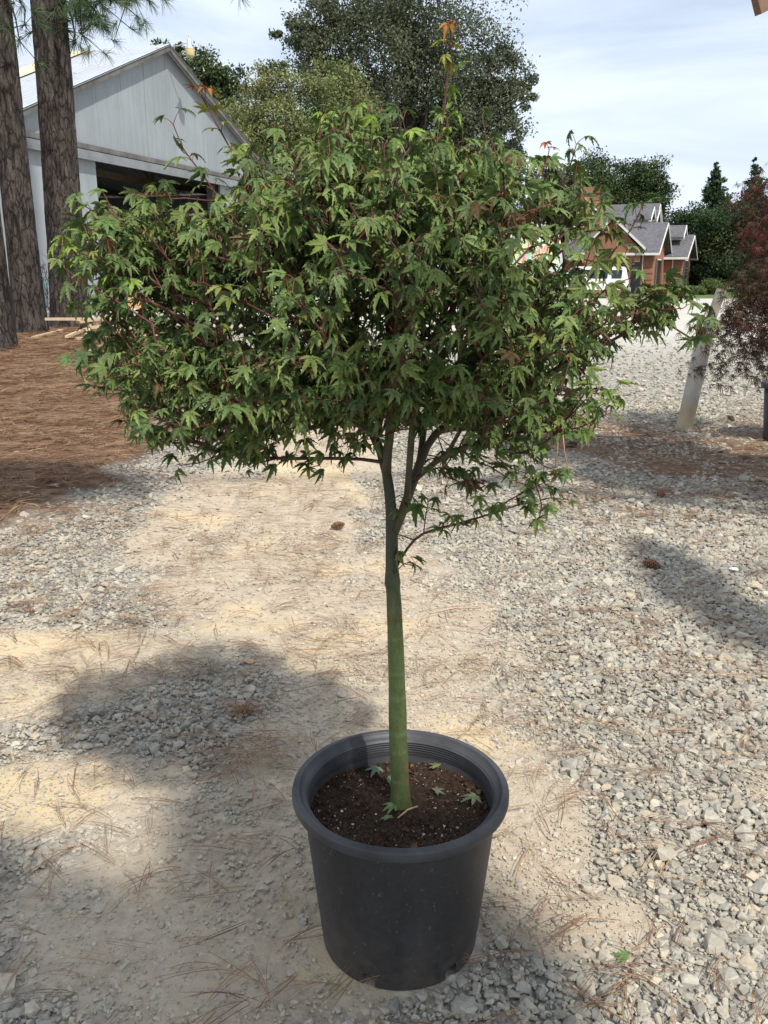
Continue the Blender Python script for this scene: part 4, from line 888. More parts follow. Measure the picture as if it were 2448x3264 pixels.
def pine(cpx, bpy_, wpx, lean, label, flare=1.25, top=9.0, Yover=None):
    g = GG(cpx, bpy_) if Yover is None else np.array([P(cpx, 865, Yover)[0], Yover, float(hz(P(cpx, 865, Yover)[0], Yover))])
    Yd = g[1]; D = Yd * cp + 1 * sp * .8; r0 = wpx * .94 / 2 / F * D
    root = empty('pine_tree', tuple(g), label, 'tree', 'pine trees beside the barn')
    nr = 260; nk = 56; vs = []; cs = []
    for i in range(nr):
        t = i / (nr - 1); z = g[2] - .1 + t * top; hgt = t * top
        r = r0 * (1 - .025 * hgt) * (1 + (flare - 1) * math.exp(-hgt / .45))
        for k in range(nk):
            a_ = 2 * math.pi * k / nk; u = a_ * 3.2; q = float(0)
            vs.append([g[0] + lean * hgt, g[1], z, r, a_])
    vs = np.array(vs); U = vs[:, 4] / 6.2832; per = 22
    bx = U * per; bz = vs[:, 2] * 4.2
    # bark plates: ridged noise that wraps round the trunk
    wob_ = fbm(np.cos(vs[:, 4]) * 3 + 7, vs[:, 2] * 1.3, 5) * 2.5
    n1_ = vn(np.cos(vs[:, 4]) * 6 + wob_ + 11, np.sin(vs[:, 4]) * 6 + bz * .5, 8); rg = 1 - np.abs(n1_ * 2 - 1)
    n2_ = fbm(np.cos(vs[:, 4]) * 14 + 3, np.sin(vs[:, 4]) * 14 + vs[:, 2] * 9, 12, 3)
    dsp = 1 + .055 * (.5 - rg ** 2.2) + .05 * (n2_ - .5)
    Vp = np.stack([vs[:, 0] + np.cos(vs[:, 4]) * vs[:, 3] * dsp, vs[:, 1] + np.sin(vs[:, 4]) * vs[:, 3] * dsp, vs[:, 2]], 1)
    cc = np.repeat((1.15 - .55 * rg[:, None] ** 3), 3, 1) * (1 + (n2_[:, None] - .5) * .5) * np.array([1, .98, .97])
    i_, k_ = np.meshgrid(np.arange(nr - 1), np.arange(nk), indexing='ij'); a0 = i_ * nk + k_; a1 = i_ * nk + (k_ + 1) % nk
    Lq = np.stack([a0.ravel(), a1.ravel(), (a1 + nk).ravel(), (a0 + nk).ravel()], 1)
    link('trunk', np_mesh('trunk', Vp, 4, Lq, cc, True), M['bark_pine'], root)
    return root, g, r0
pine3, g3, r3 = pine(211, 1032, 118, .025, 'right-hand pine tree, the one standing nearest the barn door', Yover=12.6)
pine2, g2, r2 = pine(80, 1096, 98, 0.0, 'middle pine tree with a straight rough trunk left of the barn', Yover=11.6)
pine1, g1, r1 = pine(-26, 1155, 96, 0.0, 'leftmost pine tree, only a sliver of its trunk inside the photo', Yover=10.4)
def pine_foliage(root, tufts, Yd, wood):
    V_, L_f, C_ = [], [], []; off = 0; br = MB()
    for pts, nt_ in wood:
        w = smooth_path([P(x, y, Yd + d) for x, y, d in pts], .12); br.tube(w, list(np.linspace(.03, .006, len(w))), 6, (.9, .85, .8))
        for q in range(nt_):
            i = int(len(w) * random.uniform(.35, 1)) if q else len(w) - 1; i = min(i, len(w) - 1); d = w[i] - w[max(0, i - 1)]; d /= np.linalg.norm(d) + 1e-9
            o = rnd3(.16) if q else np.zeros(3); p = w[i] + o
            if q: br.tube([w[i], p], [.006, .004], 4, (.8, .7, .6))
            tufts.append((p, d * .6 + rnd3(.5) + np.array([0, 0, -.1])))
    for p, d in tufts:
        d = d / np.linalg.norm(d); n_ = 46
        dirs = rng.normal(0, .55, (n_, 3)) + d; dirs /= np.linalg.norm(dirs, axis=1)[:, None]; ln = rng.uniform(.12, .21, n_)
        st_ = p + d * rng.uniform(-.07, .03, n_)[:, None]; e = st_ + dirs * ln[:, None] + np.array([0, 0, -.012]); m_ = (st_ + e) / 2 + np.array([0, 0, .012])
        wv = np.cross(dirs, rng.normal(0, 1, (n_, 3))); wv /= np.linalg.norm(wv, axis=1)[:, None]; wv *= .0022
        V_.append(np.stack([st_ - wv, st_ + wv, m_ + wv, m_ - wv, e + wv * .4, e - wv * .4], 1).reshape(-1, 3))
        L_f.append(((np.arange(n_) * 6)[:, None, None] + np.array([[0, 1, 2, 3], [3, 2, 4, 5]])[None]).reshape(-1, 4) + off); off += n_ * 6
        c = np.array([(.06, .11, .04), (.09, .14, .05), (.045, .08, .035)])[rng.integers(0, 3, n_)]; C_.append(np.repeat(c, 6, 0))
    link('foliage', np_mesh('foliage', np.concatenate(V_), 4, np.concatenate(L_f), np.concatenate(C_)), M['needle'], root)
    br.build('branches', M['bark_pine'], root)
pine_foliage(pine3, [], 12.6, [([(150, -150, 0), (240, -80, -.2), (330, -20, -.3), (400, 20, -.35), (440, 55, -.4)], 16), ([(150, -180, 0), (260, -100, .2), (360, -60, .2), (430, 0, .2)], 16),
    ([(150, -90, 0), (210, -20, -.3), (250, 40, -.4), (262, 110, -.5)], 20), ([(150, -120, 0), (230, -30, .3), (300, 30, .4), (335, 85, .4)], 20), ([(150, -60, 0), (200, 0, .1), (230, 60, .1), (240, 130, .1)], 18), ([(150, -160, 0), (250, -60, .1), (290, -20, .1), (320, 10, .1)], 26),
    ([(150, -150, 0), (300, -60, .4), (340, -30, .3), (390, -10, .1)], 20), ([(150, -200, 0), (220, -70, .1), (260, -30, .1), (280, 30, .1)], 24)])
pine_foliage(pine2, [], 11.6, [([(-20, -100, 0), (30, 0, -.2), (50, 60, -.2), (62, 130, -.2)], 5), ([(-20, -100, 0), (50, -20, 0), (80, 30, .1), (78, 80, .1)], 5), ([(-30, -200, 0), (300, -120, -1), (600, -60, -1.4), (765, -12, -1.5)], 2)])

# garden hose and bare twigs between the pines
mb = MB(); hp = lambda x, y, d=12.9: P(x / 2.765, 800 + y / 2.765, d)
mb.tube(smooth_path([hp(398, 270), hp(380, 340), hp(400, 430), hp(425, 500), hp(470, 580), hp(520, 640)], .05), .011, 6); mb.tube(smooth_path([hp(400, 440), hp(372, 425), hp(362, 480), hp(385, 550), hp(430, 620), hp(500, 665)], .05), .011, 6)
tag(mb.build('garden_hose', M['hose']), 'teal garden hose hanging in loose loops between two pine trunks', 'hose')
mb = MB()
for _ in range(26):
    p = hp(330 + random.uniform(-15, 70), 560 + random.uniform(-10, 60), 13.2 + random.uniform(-.2, .3)); w = [p]
    for k in range(7): p = p + np.array([random.gauss(0, .045), random.gauss(0, .04), random.uniform(.05, .17)]); w.append(p)
    mb.tube(w, list(np.linspace(.005, .002, 8)), 4, (.5, .42, .35), cap=False)
    for k in range(2, 7):
        for _ in range(2): mb.tube([w[k], w[k] + rnd3(.08)], .002, 3, (.45, .4, .3), cap=False)
tag(mb.build('bare_shrub', M['bark_pine']), 'tangled leafless twiggy shrub growing between the two right-hand pines', 'shrub')

# wooden stakes
ST = [((415, 655), (1140, 655), .20), ((290, 785), (550, 718), .02), ((590, 780), (790, 700), .04), ((670, 795), (1050, 752), .02), ((690, 672), (990, 620), .15), ((790, 718), (1150, 672), .12), ((772, 790), (802, 690), .10),
      ((1010, 765), (1150, 690), .08), ((762, 918), (930, 838), .0), ((930, 780), (1400, 768), .03), ((800, 740), (1180, 700), .06)]
SL = ['longest tan wooden stake lying across the top of the pile', 'reddish-ended stake sticking out left of the pile beside the pine', 'short stake under the pile, second from the left end', 'low stake at the front of the pile on the straw',
      'stake angled up at the back of the pile beneath the longest one', 'stake in the middle of the pile pointing right', 'short stub crossing the pile near its middle', 'pale stake leaning diagonally at the right of the pile',
      'lone pale stake on the straw in front of the pile', 'flat stake at the right end of the pile by the gravel', 'thin stake just below the middle one in the pile']
for k, (a_, b_, up_) in enumerate(ST):
    pa = GG(a_[0] / 2.765, 800 + a_[1] / 2.765 + up_ * 180); pb = GG(b_[0] / 2.765, 800 + b_[1] / 2.765 + up_ * 180); pa[2] += up_ + .02; pb[2] += up_ + .02
    if abs(pa[1] - pb[1]) > 1.8: pb = pa + (pb - pa) * (1.8 / abs(pa[1] - pb[1]))
    mb = MB(); mb.bar(pa, pb, .042, .034, np.array((1, .97, .9)) * random.uniform(.75, 1.15)); tag(mb.build('wooden_stake', M['wood']), SL[k], 'stake', 'loose wooden stakes piled on the pine straw')
for k, (x, y) in enumerate(((900, 735), (980, 720))):  # stones under the pile are pine debris
    pass

# ------------------------------------------------------------------ barn
TH = .316; AX, AY = -5.112, 22.0; UX, UY = math.sin(TH), math.cos(TH)
ZB, ZA, SLP = 3.90, 6.47, .418
barn = empty('barn', (AX, AY, .72), 'weathered grey metal barn with a gable front and a wide open doorway', 'barn'); barn.rotation_euler = (0, 0, math.pi / 2 - TH)
def wall_s(px): r = ray(px, 500); xt = r[0] / r[1]; return (xt * AY - AX) / (UX - xt * UY)
def ridge_y(px): r = ray(px, 300); xt = r[0] / r[1]; wx, wy = -UY, UX; return (xt * AY - AX) / (wx - xt * wy)
s0, s1 = wall_s(302), wall_s(697); HW = 6.35
z_ = lambda z: z - .72
M['metal_wall'] = material('galvanised_wall', (0.280, 0.305, 0.318), .6, noise=[(.6, 4, .85, 1.1, (1, 1, .5)), (6, 6, .88, 1.08, (1.5, 1, .10)), (1.6, 5, .93, 1.06, I3)], bump=(3, .15, .02, (4, 1, .1)), spec=.3, metal=.15)
def roofcol(t, cur, tcn, b):
    sx = N(t, 'ShaderNodeSeparateXYZ'); t.links.new(tcn.outputs['Object'], sx.inputs[0])
    wv = N(t, 'ShaderNodeTexWave', Scale=3.2, Detail=0.0); wv.bands_direction = 'Y'; t.links.new(tcn.outputs['Object'], wv.inputs['Vector'])
    c = mixc(t, N_mul(t, wv.outputs['Fac'], .35), cur, (.25, .27, .29))
    c = mixc(t, noise_fac(t, tcn, 1.3, .63, .70, (1.6, .8, 1), 6), c, (.30, .15, .10))
    return mixc(t, noise_fac(t, tcn, 1.0, .68, .74, (.12, .9, .12), 3), c, (.34, .2, .14))
M['metal_roof'] = material('rusty_metal_roof', (0.47, 0.50, 0.53), .45, noise=[(2, 4, .9, 1.08, I3)], extra=roofcol, metal=.2)
M['yellow_panel'] = material('yellowed_roof_panel', (0.62, 0.57, 0.36), .5, noise=[(3, 4, .85, 1.1, I3)])
mb = MB(); mb.box((-HW, 0, -.3), (s0, .05, z_(ZB))); mb.box((s1, 0, -.3), (HW, .05, z_(ZB)))
mb.prism([(-HW, 0, z_(ZB)), (HW, 0, z_(ZB)), (HW, 0, z_(ZA - SLP * HW) + .01), (0, 0, z_(ZA)), (-HW, 0, z_(ZA - SLP * HW) + .01)], (0, .05, 0))
for s in np.arange(-HW + .9, HW, .92):
    zt = z_(ZA - SLP * abs(s)) - .02
    mb.box((s - .006, -.005, z_(ZB) + .02), (s + .006, .002, zt))
    if s < s0 - .1 or s > s1 + .1: mb.box((s - .006, -.005, -.3), (s + .006, .002, z_(ZB) - .2))
mb.build('front_wall', M['metal_wall'], barn)
mb = MB(); D_ = 20
mb.box((-HW, .05, -.3), (-HW + .06, D_, z_(ZA - SLP * HW))); mb.box((HW - .06, .05, -.3), (HW, D_, z_(ZA - SLP * HW))); mb.box((-HW + .06, D_ - .06, -.3), (HW - .06, D_, z_(ZB) - .1))
mb.build('side_walls', M['metal_wall'], barn)
for sg in (-1, 1):
    mb = MB(); e = HW + .35; a0 = (0, z_(ZA) + .06); a1 = (sg * e, z_(ZA - SLP * e) + .06); ny = 90
    ys_ = np.linspace(-.22, D_ + .2, 330); pr_ = []
    vs = []
    for i, yy in enumerate(ys_):
        h = .011 * math.sin(yy * 2 * math.pi / .2)
        for q in (0, 1): 
            p = (a0, a1)[q]; vs.append((p[0], yy, p[1] + h))
    mb.add(vs, [(2 * i, 2 * i + 1, 2 * i + 3, 2 * i + 2) for i in range(len(ys_) - 1)], smooth=True)
    vs2 = [(v[0], v[1], v[2] - .03) for v in vs]; mb.add(vs2, [(2 * i, 2 * i + 2, 2 * i + 3, 2 * i + 1) for i in range(len(ys_) - 1)])
    mb.build('roof_slope', M['metal_roof'], barn)
yp = ridge_y(304)
for y0_, w_ in ((yp, .75), (yp + 4.4, .7)):
    mb = MB(); e = HW + .35; mb.add([(-.05, y0_, z_(ZA) + .075), (-.05, y0_ + w_, z_(ZA) + .075), (-e - .01, y0_ + w_, z_(ZA - SLP * e) + .08), (-e - .01, y0_, z_(ZA - SLP * e) + .08)], [(0, 1, 2, 3)])
    mb.build('roof_panel', M['yellow_panel'], barn)
for sg in (-1, 1):
    mb = MB(); e = HW + .32; mb.prism([(0, -.20, z_(ZA) + .03), (sg * e, -.20, z_(ZA - SLP * e) + .03), (sg * e, -.20, z_(ZA - SLP * e) - .09), (0, -.20, z_(ZA) - .09)], (0, .045, 0)); mb.build('rake_board', M['old_wood'], barn)
mb = MB(); mb.box((-HW, -.07, z_(ZB)), (HW, -.003, z_(ZB) + .10)); mb.build('lintel_beam', M['old_wood'], barn)
M['door_track'] = material('dull_zinc', (.19, .205, .215), .6, noise=[(3, 4, .8, 1.15, I3)])
mb = MB(); mb.box((-HW, -.13, z_(ZB) - .20), (HW, -.02, z_(ZB) - .03)); mb.box((-HW, -.16, z_(ZB) - .215), (HW, -.14, z_(ZB) - .185)); mb.build('door_track', M['door_track'], barn)
for s in (s0 + .08, s1 - .08, (s0 + s1) / 2 + 1.0):
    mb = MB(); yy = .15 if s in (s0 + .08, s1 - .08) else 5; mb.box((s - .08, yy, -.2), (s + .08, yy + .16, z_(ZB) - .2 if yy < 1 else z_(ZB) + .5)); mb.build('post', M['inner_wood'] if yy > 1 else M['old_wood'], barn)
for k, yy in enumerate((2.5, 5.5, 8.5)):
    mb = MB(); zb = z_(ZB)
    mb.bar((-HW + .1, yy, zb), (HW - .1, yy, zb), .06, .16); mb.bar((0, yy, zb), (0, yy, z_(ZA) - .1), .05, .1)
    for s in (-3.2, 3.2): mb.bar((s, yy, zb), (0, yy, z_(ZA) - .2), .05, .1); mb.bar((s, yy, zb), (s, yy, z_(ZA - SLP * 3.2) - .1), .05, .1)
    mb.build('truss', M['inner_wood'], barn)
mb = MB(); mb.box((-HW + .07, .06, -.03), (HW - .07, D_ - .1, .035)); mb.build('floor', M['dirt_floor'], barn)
def barn_pt(s, y, z): return np.array([AX + s * UX - y * UY, AY + s * UY + y * UX, z])
# yard lamp on its arm at the gable peak
lp = barn_pt(0, -.72, 6.46); lamp = empty('yard_lamp', tuple(barn_pt(0, -.2, 6.4)), 'yard lamp with a yellow lens on an arm at the barn gable peak', 'lamp')
M['lens'] = material('yellow_lens', (.55, .45, .20), .25); M['alu'] = material('aluminium', (.62, .62, .64), .35, metal=.7)
mb = MB(); mb.tube([barn_pt(0, -.1, 6.44), barn_pt(0, -.45, 6.47), lp + [0, 0, .08]], .014, 8); mb.build('arm', M['alu'], lamp)
LS = .74; sc_ = lambda pr: [(r * LS, z * LS) for r, z in pr]
mb = MB(); mb.lathe(sc_([(.001, .33), (.035, .33), (.045, .24), (.075, .2), (.085, .06), (.14, .0), (.155, -.03), (.15, -.035), (.08, .04), (.001, .05)]), 24, tuple(lp - [0, 0, .06])); mb.build('housing', M['alu'], lamp)
mb = MB(); mb.lathe(sc_([(.148, -.03), (.15, -.05), (.135, -.20), (.12, -.235), (.001, -.235)]), 24, tuple(lp - [0, 0, .06])); mb.build('lens', M['lens'], lamp)
mb = MB(); mb.lathe(sc_([(.001, .38), (.022, .375), (.03, .35), (.03, .33)]), 12, tuple(lp - [0, 0, .06])); mb.build('light_sensor', M['lens'], lamp)
# things by the doorway
def on_wall_front(px, off_): s = wall_s(px); return barn_pt(s, off_, .74)
q = on_wall_front(296, -.9); mb = MB(); mb.lathe([(.001, .0), (.125, 0), (.15, .34), (.158, .345), (.158, .37), (.145, .37), (.12, .03), (.001, .03)], 24, (q[0], q[1], .99)); tag(mb.build('bucket', M['white']), 'white plastic bucket standing on a timber by the barn doorway', 'bucket')
mb = MB(); a_ = on_wall_front(262, -.9); b_ = on_wall_front(345, -.9); mb.bar(a_ + [0, 0, .11], b_ + [0, 0, .11], .3, .24); tag(mb.build('timber_block', material('tan_timber', (.50, .33, .17), .8, noise=[(4, 4, .7, 1.2, I3)])), 'thick tan timber lying on the ground by the barn doorway', 'timber')
for k in range(3):
    s = s0 + 1.2 + k * 1.5; mb = MB(); b0 = barn_pt(s, 1.5 + k, .78); M_ = lambda x, y, z, b0=b0: (b0[0] + x * UX - y * UY, b0[1] + x * UY + y * UX, b0[2] + z)
    w_, h_ = (1.1, 1.0), (.9, 1.25, .7)[k]
    for zz in np.arange(0, h_, .16): mb.box((0, 0, zz), (w_[0], .03, zz + .12), M=M_); mb.box((0, w_[1], zz), (w_[0], w_[1] + .03, zz + .12), M=M_); mb.box((-.03, 0, zz), (0, w_[1], zz + .12), M=M_)
    for cx_, cy_ in ((.03, .05), (w_[0] - .1, .05), (.03, w_[1] - .1), (w_[0] - .1, w_[1] - .1)): mb.box((cx_, cy_, 0), (cx_ + .07, cy_ + .06, h_), M=M_)
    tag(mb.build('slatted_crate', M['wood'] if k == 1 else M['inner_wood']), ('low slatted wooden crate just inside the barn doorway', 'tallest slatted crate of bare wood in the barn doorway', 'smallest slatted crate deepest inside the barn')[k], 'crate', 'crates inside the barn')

# ------------------------------------------------------------------ brick house
HA = math.radians(26); HD = 62.0; HO = P(2078, 865, HD)[:2]
house = empty('brick_house', (HO[0], HO[1], 0), 'red brick house with grey shingle gables, cream dormers and a chimney', 'house'); house.rotation_euler = (0, 0, -HA)
nx, ny = (math.cos(HA), -math.sin(HA)), (math.sin(HA), math.cos(HA))
def HX(px, yl): r = ray(px, 865); xt = r[0] / r[1]; ox = HO[0] + yl * ny[0]; oy = HO[1] + yl * ny[1]; return (xt * oy - ox) / (nx[0] - xt * nx[1])
def HZ(px, py, yl): r = ray(px, py); x = HX(px, yl); Yw = HO[1] + yl * ny[1] + x * nx[1]; return CZ + r[2] / r[1] * Yw
def brickmat():
    def ex(t, cur, tcn, b):
        geo = N(t, 'ShaderNodeSeparateXYZ'); t.links.new(tcn.outputs['Object'], geo.inputs[0]); ad = N(t, 'ShaderNodeMath', op='ADD'); t.links.new(geo.outputs[0], ad.inputs[0]); t.links.new(geo.outputs[1], ad.inputs[1])
        cb = N(t, 'ShaderNodeCombineXYZ'); t.links.new(ad.outputs[0], cb.inputs[0]); t.links.new(geo.outputs[2], cb.inputs[1])
        br = N(t, 'ShaderNodeTexBrick', Scale=1.0); br.inputs['Color1'].default_value = (.29, .10, .055, 1); br.inputs['Color2'].default_value = (.215, .07, .04, 1); br.inputs['Mortar'].default_value = (.42, .30, .22, 1)
        br.inputs['Mortar Size'].default_value = .008; br.inputs['Brick Width'].default_value = .22; br.inputs['Row Height'].default_value = .075; t.links.new(cb.outputs[0], br.inputs['Vector']); return br.outputs['Color']
    return material('red_brick', I3, .9, extra=ex)
M['brick'] = brickmat(); M['shingle'] = material('grey_shingle', (0.115, 0.115, 0.125), .9, noise=[(6, 4, .7, 1.3, I3), (1, 3, .9, 1.1, I3)])
EAVE = HZ(2096, 795, 0); W1 = 5.0; R1 = HZ(2111, 712, W1 / 2)
def gable_block(x0, x1, y0, y1, ez, rz, ov=.45, mat_w='brick', axis='x', nm='bay_wall', rn='roof'):
    """walls + gable roof with the ridge along x"""
    ym = (y0 + y1) / 2; mb = MB(); mb.box((x0, y0, -.2), (x1, y1, ez)); mb.prism([(x1 - .02, y0, ez), (x1 - .02, y1, ez), (x1 - .02, ym, rz - .1)], (.02, 0, 0)); mb.prism([(x0, y0, ez), (x0, y1, ez), (x0, ym, rz - .1)], (.02, 0, 0))
    mb.build(nm, M[mat_w], house); sl = (rz - ez) / (ym - y0); mb = MB(); o2 = .35
    for yy, sg in ((y0 - o2, 1), (y1 + o2, -1)):
        ze = ez - sl * o2; mb.prism([(x0, yy, ze), (x0, ym, rz), (x0, ym, rz + .1), (x0, yy, ze + .1)], (x1 + ov - x0, 0, 0))
    mb.build(rn, M['shingle'], house)
    mb = MB()
    for yy in (y0 - o2, y1 + o2):
        ze = ez - sl * o2; mb.prism([(x1 + ov, yy, ze - .12), (x1 + ov, ym, rz - .12), (x1 + ov, ym, rz + .03), (x1 + ov, yy, ze + .03)], (.05, 0, 0))
        mb.box((x0, yy - (.12 if yy < ym else 0), ze - .13), (x1 + ov + .05, yy + (.12 if yy > ym else .0), ze + .03))
    mb.build('eave_trim', M['trim'], house)
def gable_windows(xw, yc, zc, hw, hh):
    mb = MB(); mb.box((xw, yc - hw, zc - hh), (xw + .05, yc + hw, zc + hh)); f = mb.build('window', M['trim'], house)
    mb = MB()
    for k in range(-1, 2): mb.box((xw + .055, yc + k * hw * .62 - hw * .26, zc - hh + .08), (xw + .065, yc + k * hw * .62 + hw * .26, zc + hh - .08))
    p_ = mb.build('pane', M['dark'], f)
    for sg in (-1, 1):
        mb = MB(); mb.box((xw, yc + sg * (hw + .28) - .24, zc - hh), (xw + .07, yc + sg * (hw + .28) + .24, zc + hh)); mb.build('shutter', M['inner_wood'], f)
X1 = 0.0
gable_block(HX(1900, 0), 0, 0, W1, EAVE, R1)
gable_windows(0, W1 / 2, 1.35, .85, 1.0)
Y2 = W1 + .1; X2 = HX(2170, Y2); E2 = HZ(2150, 812, Y2); R2 = HZ(2199, 752, Y2 + 2.4)
gable_block(X2 - 12, X2, Y2, Y2 + 4.8, E2, R2, nm='bay_wall'); gable_windows(X2, Y2 + 2.4, 1.3, .8, 1.05)
for xd, yd, ez in ((HX(2046, -.1), -.12, EAVE), (HX(2142, Y2 - .1), Y2 - .12, E2)):
    mb = MB(); mb.tube([(xd, yd, 0), (xd, yd, ez - .2), (xd, yd - .2, ez - .1)], .05, 8); mb.build('downspout', M['trim'], house)
for xq, yq, ez in ((0, 0, EAVE), (X2, Y2, E2)):
    mb = MB()
    for k in range(7): z0 = .1 + k * .42; mb.box((xq - .9, yq - .03, z0), (xq + .03, yq + .0, z0 + .22)) if z0 + .22 < ez else None; mb.box((xq, yq, z0), (xq + .03, yq + .5, z0 + .22)) if z0 + .22 < ez else None
    mb.build('quoins', M['brick'], house)
# front-facing gable at the left of the first bay
xa, xb, xm = HX(1860, -.4), HX(2050, -.4), HX(1945, -.4); za = HZ(1945, 700, -.4); mb = MB()
mb.prism([(xa, -.4, -.2), (xb - .3, -.4, -.2), (xb - .3, -.4, EAVE), (xm, -.4, za), (xa, -.4, EAVE)], (0, .4, 0)); mb.build('gable_wall', M['brick'], house)
mb = MB()
for x_, sg in ((xa, -1), (xb, 1)): mb.prism([(xm, -.75, za + .02), (x_ + sg * .1, -.75, EAVE - .08), (x_ + sg * .1, -.75, EAVE + .1), (xm, -.75, za + .2)], (0, .05, 0))
mb.build('rake_trim', M['trim'], house)
mb = MB()
for x_, sg in ((xa, -1), (xb, 1)): mb.prism([(xm, -.7, za + .1), (x_ + sg * .1, -.7, EAVE), (x_ + sg * .1, -.7, EAVE + .1), (xm, -.7, za + .22)], (0, 3.0, 0))
mb.build('gable_roof', M['shingle'], house)
px0, px1 = HX(2012, -.42), HX(2040, -.42); mb = MB(); mb.box((px0, -.42, 0), (px1, -.37, HZ(2025, 835, -.42))); mb.build('porch_shade_panel', M['dark'], house)  # flat dark panel standing in for the shade inside the porch
# main roof behind with dormers
ym0 = 5.2; RM = HZ(1990, 655, ym0 + 4); EM = EAVE + .2
gable_block(HX(1760, ym0), HX(2040, ym0), ym0, ym0 + 8, EM, RM, nm='main_wall', rn='main_roof')
def dormer(pxr, pyt, pyb, yl, wpx, label=None):
    xr = HX(pxr, yl); zt = HZ(pxr, pyt, yl); zb = HZ(pxr, pyb, yl) - .3; xl = xr - wpx / F * HD; ze = zt - .75
    mb = MB(); mb.box((xl, yl - .7, zb), (xr, yl + .7, ze)); mb.prism([(xr - .03, yl - .7, ze), (xr - .03, yl + .7, ze), (xr - .03, yl, zt - .1)], (.03, 0, 0))
    for zz in np.arange(zb + .2, ze, .18): mb.box((xl, yl - .715, zz), (xr, yl - .70, zz + .02))
    d = mb.build('dormer', M['white_siding'], house); mb = MB()
    for sg in (-1, 1): mb.prism([(xl, yl, zt), (xl, yl + sg * .95, ze - .12), (xl, yl + sg * .95, ze - .02), (xl, yl, zt + .1)], (xr + .25 - xl, 0, 0))
    mb.build('dormer_roof', M['shingle'], d); mb = MB()
    for sg in (-1, 1): mb.prism([(xr + .25, yl, zt - .1), (xr + .25, yl + sg * .95, ze - .2), (xr + .25, yl + sg * .95, ze - .02), (xr + .25, yl, zt + .1)], (.05, 0, 0))
    mb.build('dormer_trim', M['trim'], d); mb = MB(); mb.box((xr, yl - .35, zb + .35), (xr + .03, yl + .35, ze - .15)); mb.build('window', M['dark'], d)
dormer(2058, 664, 712, 3.4, 46); dormer(2076, 670, 712, 4.9, 44); dormer(2164, 722, 752, Y2 + 1.7, 50); dormer(1858, 645, 712, 3.0, 95)
cx_, cy_ = HX(1876, 7), 7.0; cz = HZ(1876, 598, 7); mb = MB(); mb.box((cx_ - .75, cy_ - .5, RM - 2.2), (cx_ + .75, cy_ + .5, cz - .5)); mb.box((cx_ - .85, cy_ - .6, cz - .5), (cx_ + .85, cy_ + .6, cz - .35)); mb.prism([(cx_ - .85, cy_ - .6, cz - .35), (cx_ + .85, cy_ - .6, cz - .35), (cx_ + .6, cy_ - .6, cz), (cx_ - .6, cy_ - .6, cz)], (0, 1.2, 0))
mb.build('chimney', M['brick'], house)
gx = HX(1840, 6); gzt = HZ(1840, 628, 6); mb = MB()
for sg in (-1, 1): mb.prism([(gx, 5.5, gzt), (gx + sg * 1.3, 5.5, gzt - 1.0), (gx + sg * 1.3, 5.5, gzt - .85), (gx, 5.5, gzt + .15)], (0, .1, 0))
mb.build('gable_trim', M['trim'], house); mb = MB(); mb.prism([(gx - 1.2, 5.6, gzt - 1), (gx + 1.2, 5.6, gzt - 1), (gx, 5.6, gzt)], (0, 3, 0)); mb.build('small_gable', M['white_siding'], house)

# ------------------------------------------------------------------ white van and the trailer with a painted leaf picture
vr = P(2008, 865, 52.0); van = empty('parked_van', (vr[0], vr[1], 0), 'white passenger van parked in front of the brick house', 'van'); VA = math.radians(-14); van.rotation_euler = (0, 0, VA)
# local x points forward (to the left in the photo): mirror by negative x
mb = MB(); Ln = 4.9; prof = [(0.02, .45), (0, .8), (-.05, 1.0), (-.22, 1.68), (-.32, 1.76), (-3.0, 1.78), (-3.35, 1.68), (-3.95, 1.10), (-4.85, .98), (-5.0, .75), (-5.0, .45)]
W_ = 1.9
def ring(yy, ins): return [(x, yy, z) if z < 1.05 else (x, yy + ins, z) for x, z in prof]
n = len(prof); a_ = [(x, 0 + (.16 * max(0, z - 1.0)), z) for x, z in prof]; b_ = [(x, W_ - (.16 * max(0, z - 1.0)), z) for x, z in prof]
mb.add(a_ + b_, [list(range(n))[::-1], list(range(n, 2 * n))] + [(i, (i + 1) % n, n + (i + 1) % n, n + i) for i in range(n)])
mb.build('body', M['white'], van)
def side(x0, x1, z0, z1, nm='window', m='dark'):
    mb = MB(); f = lambda z: .16 * max(0, z - 1.0) - .012
    mb.add([(x0, f(z0), z0), (x1, f(z0), z0), (x1 + (.04), f(z1), z1), (x0 + (-.06), f(z1), z1)], [(0, 1, 2, 3)]); mb.add([(x0, f(z0) - .006, z0), (x1, f(z0) - .006, z0), (x1 + .04, f(z1) - .006, z1), (x0 - .06, f(z1) - .006, z1)], [(0, 3, 2, 1)]); mb.build(nm, M[m], van)
side(-1.0, -.45, 1.10, 1.58); side(-2.4, -1.25, 1.10, 1.60); side(-3.4, -2.55, 1.10, 1.60)
mb = MB()
for y0_, y1_ in ((.22, .90), (1.0, 1.68)): mb.add([(-.035 - .0, y0_, 1.12), (-.035, y1_, 1.12), (-.155, y1_, 1.56), (-.155, y0_, 1.56)], [(0, 1, 2, 3)])
mb.build('rear_window', M['dark'], van)
for y0_ in (-.01, W_ - .14): mb = MB(); mb.box((-.02, y0_, .72), (.035, y0_ + .15, 1.0)); mb.build('tail_lamp', M['red_lamp'], van)
mb = MB(); mb.box((-.1, .02, .40), (.12, W_ - .02, .58)); mb.build('bumper', M['chrome'], van)
for xw in (-.95, -4.05):
    for yw in (.05, W_ - .27):
        mb = MB(); pts = [(xw, yw, .37), (xw, yw + .22, .37)]; mb.tube(pts, .37, 24); w_ = mb.build('wheel', M['tyre'], van); mb = MB(); mb.tube([(xw, yw - .012, .37), (xw, yw + .02, .37)], .21, 18); mb.build('rim', M['chrome'], w_)
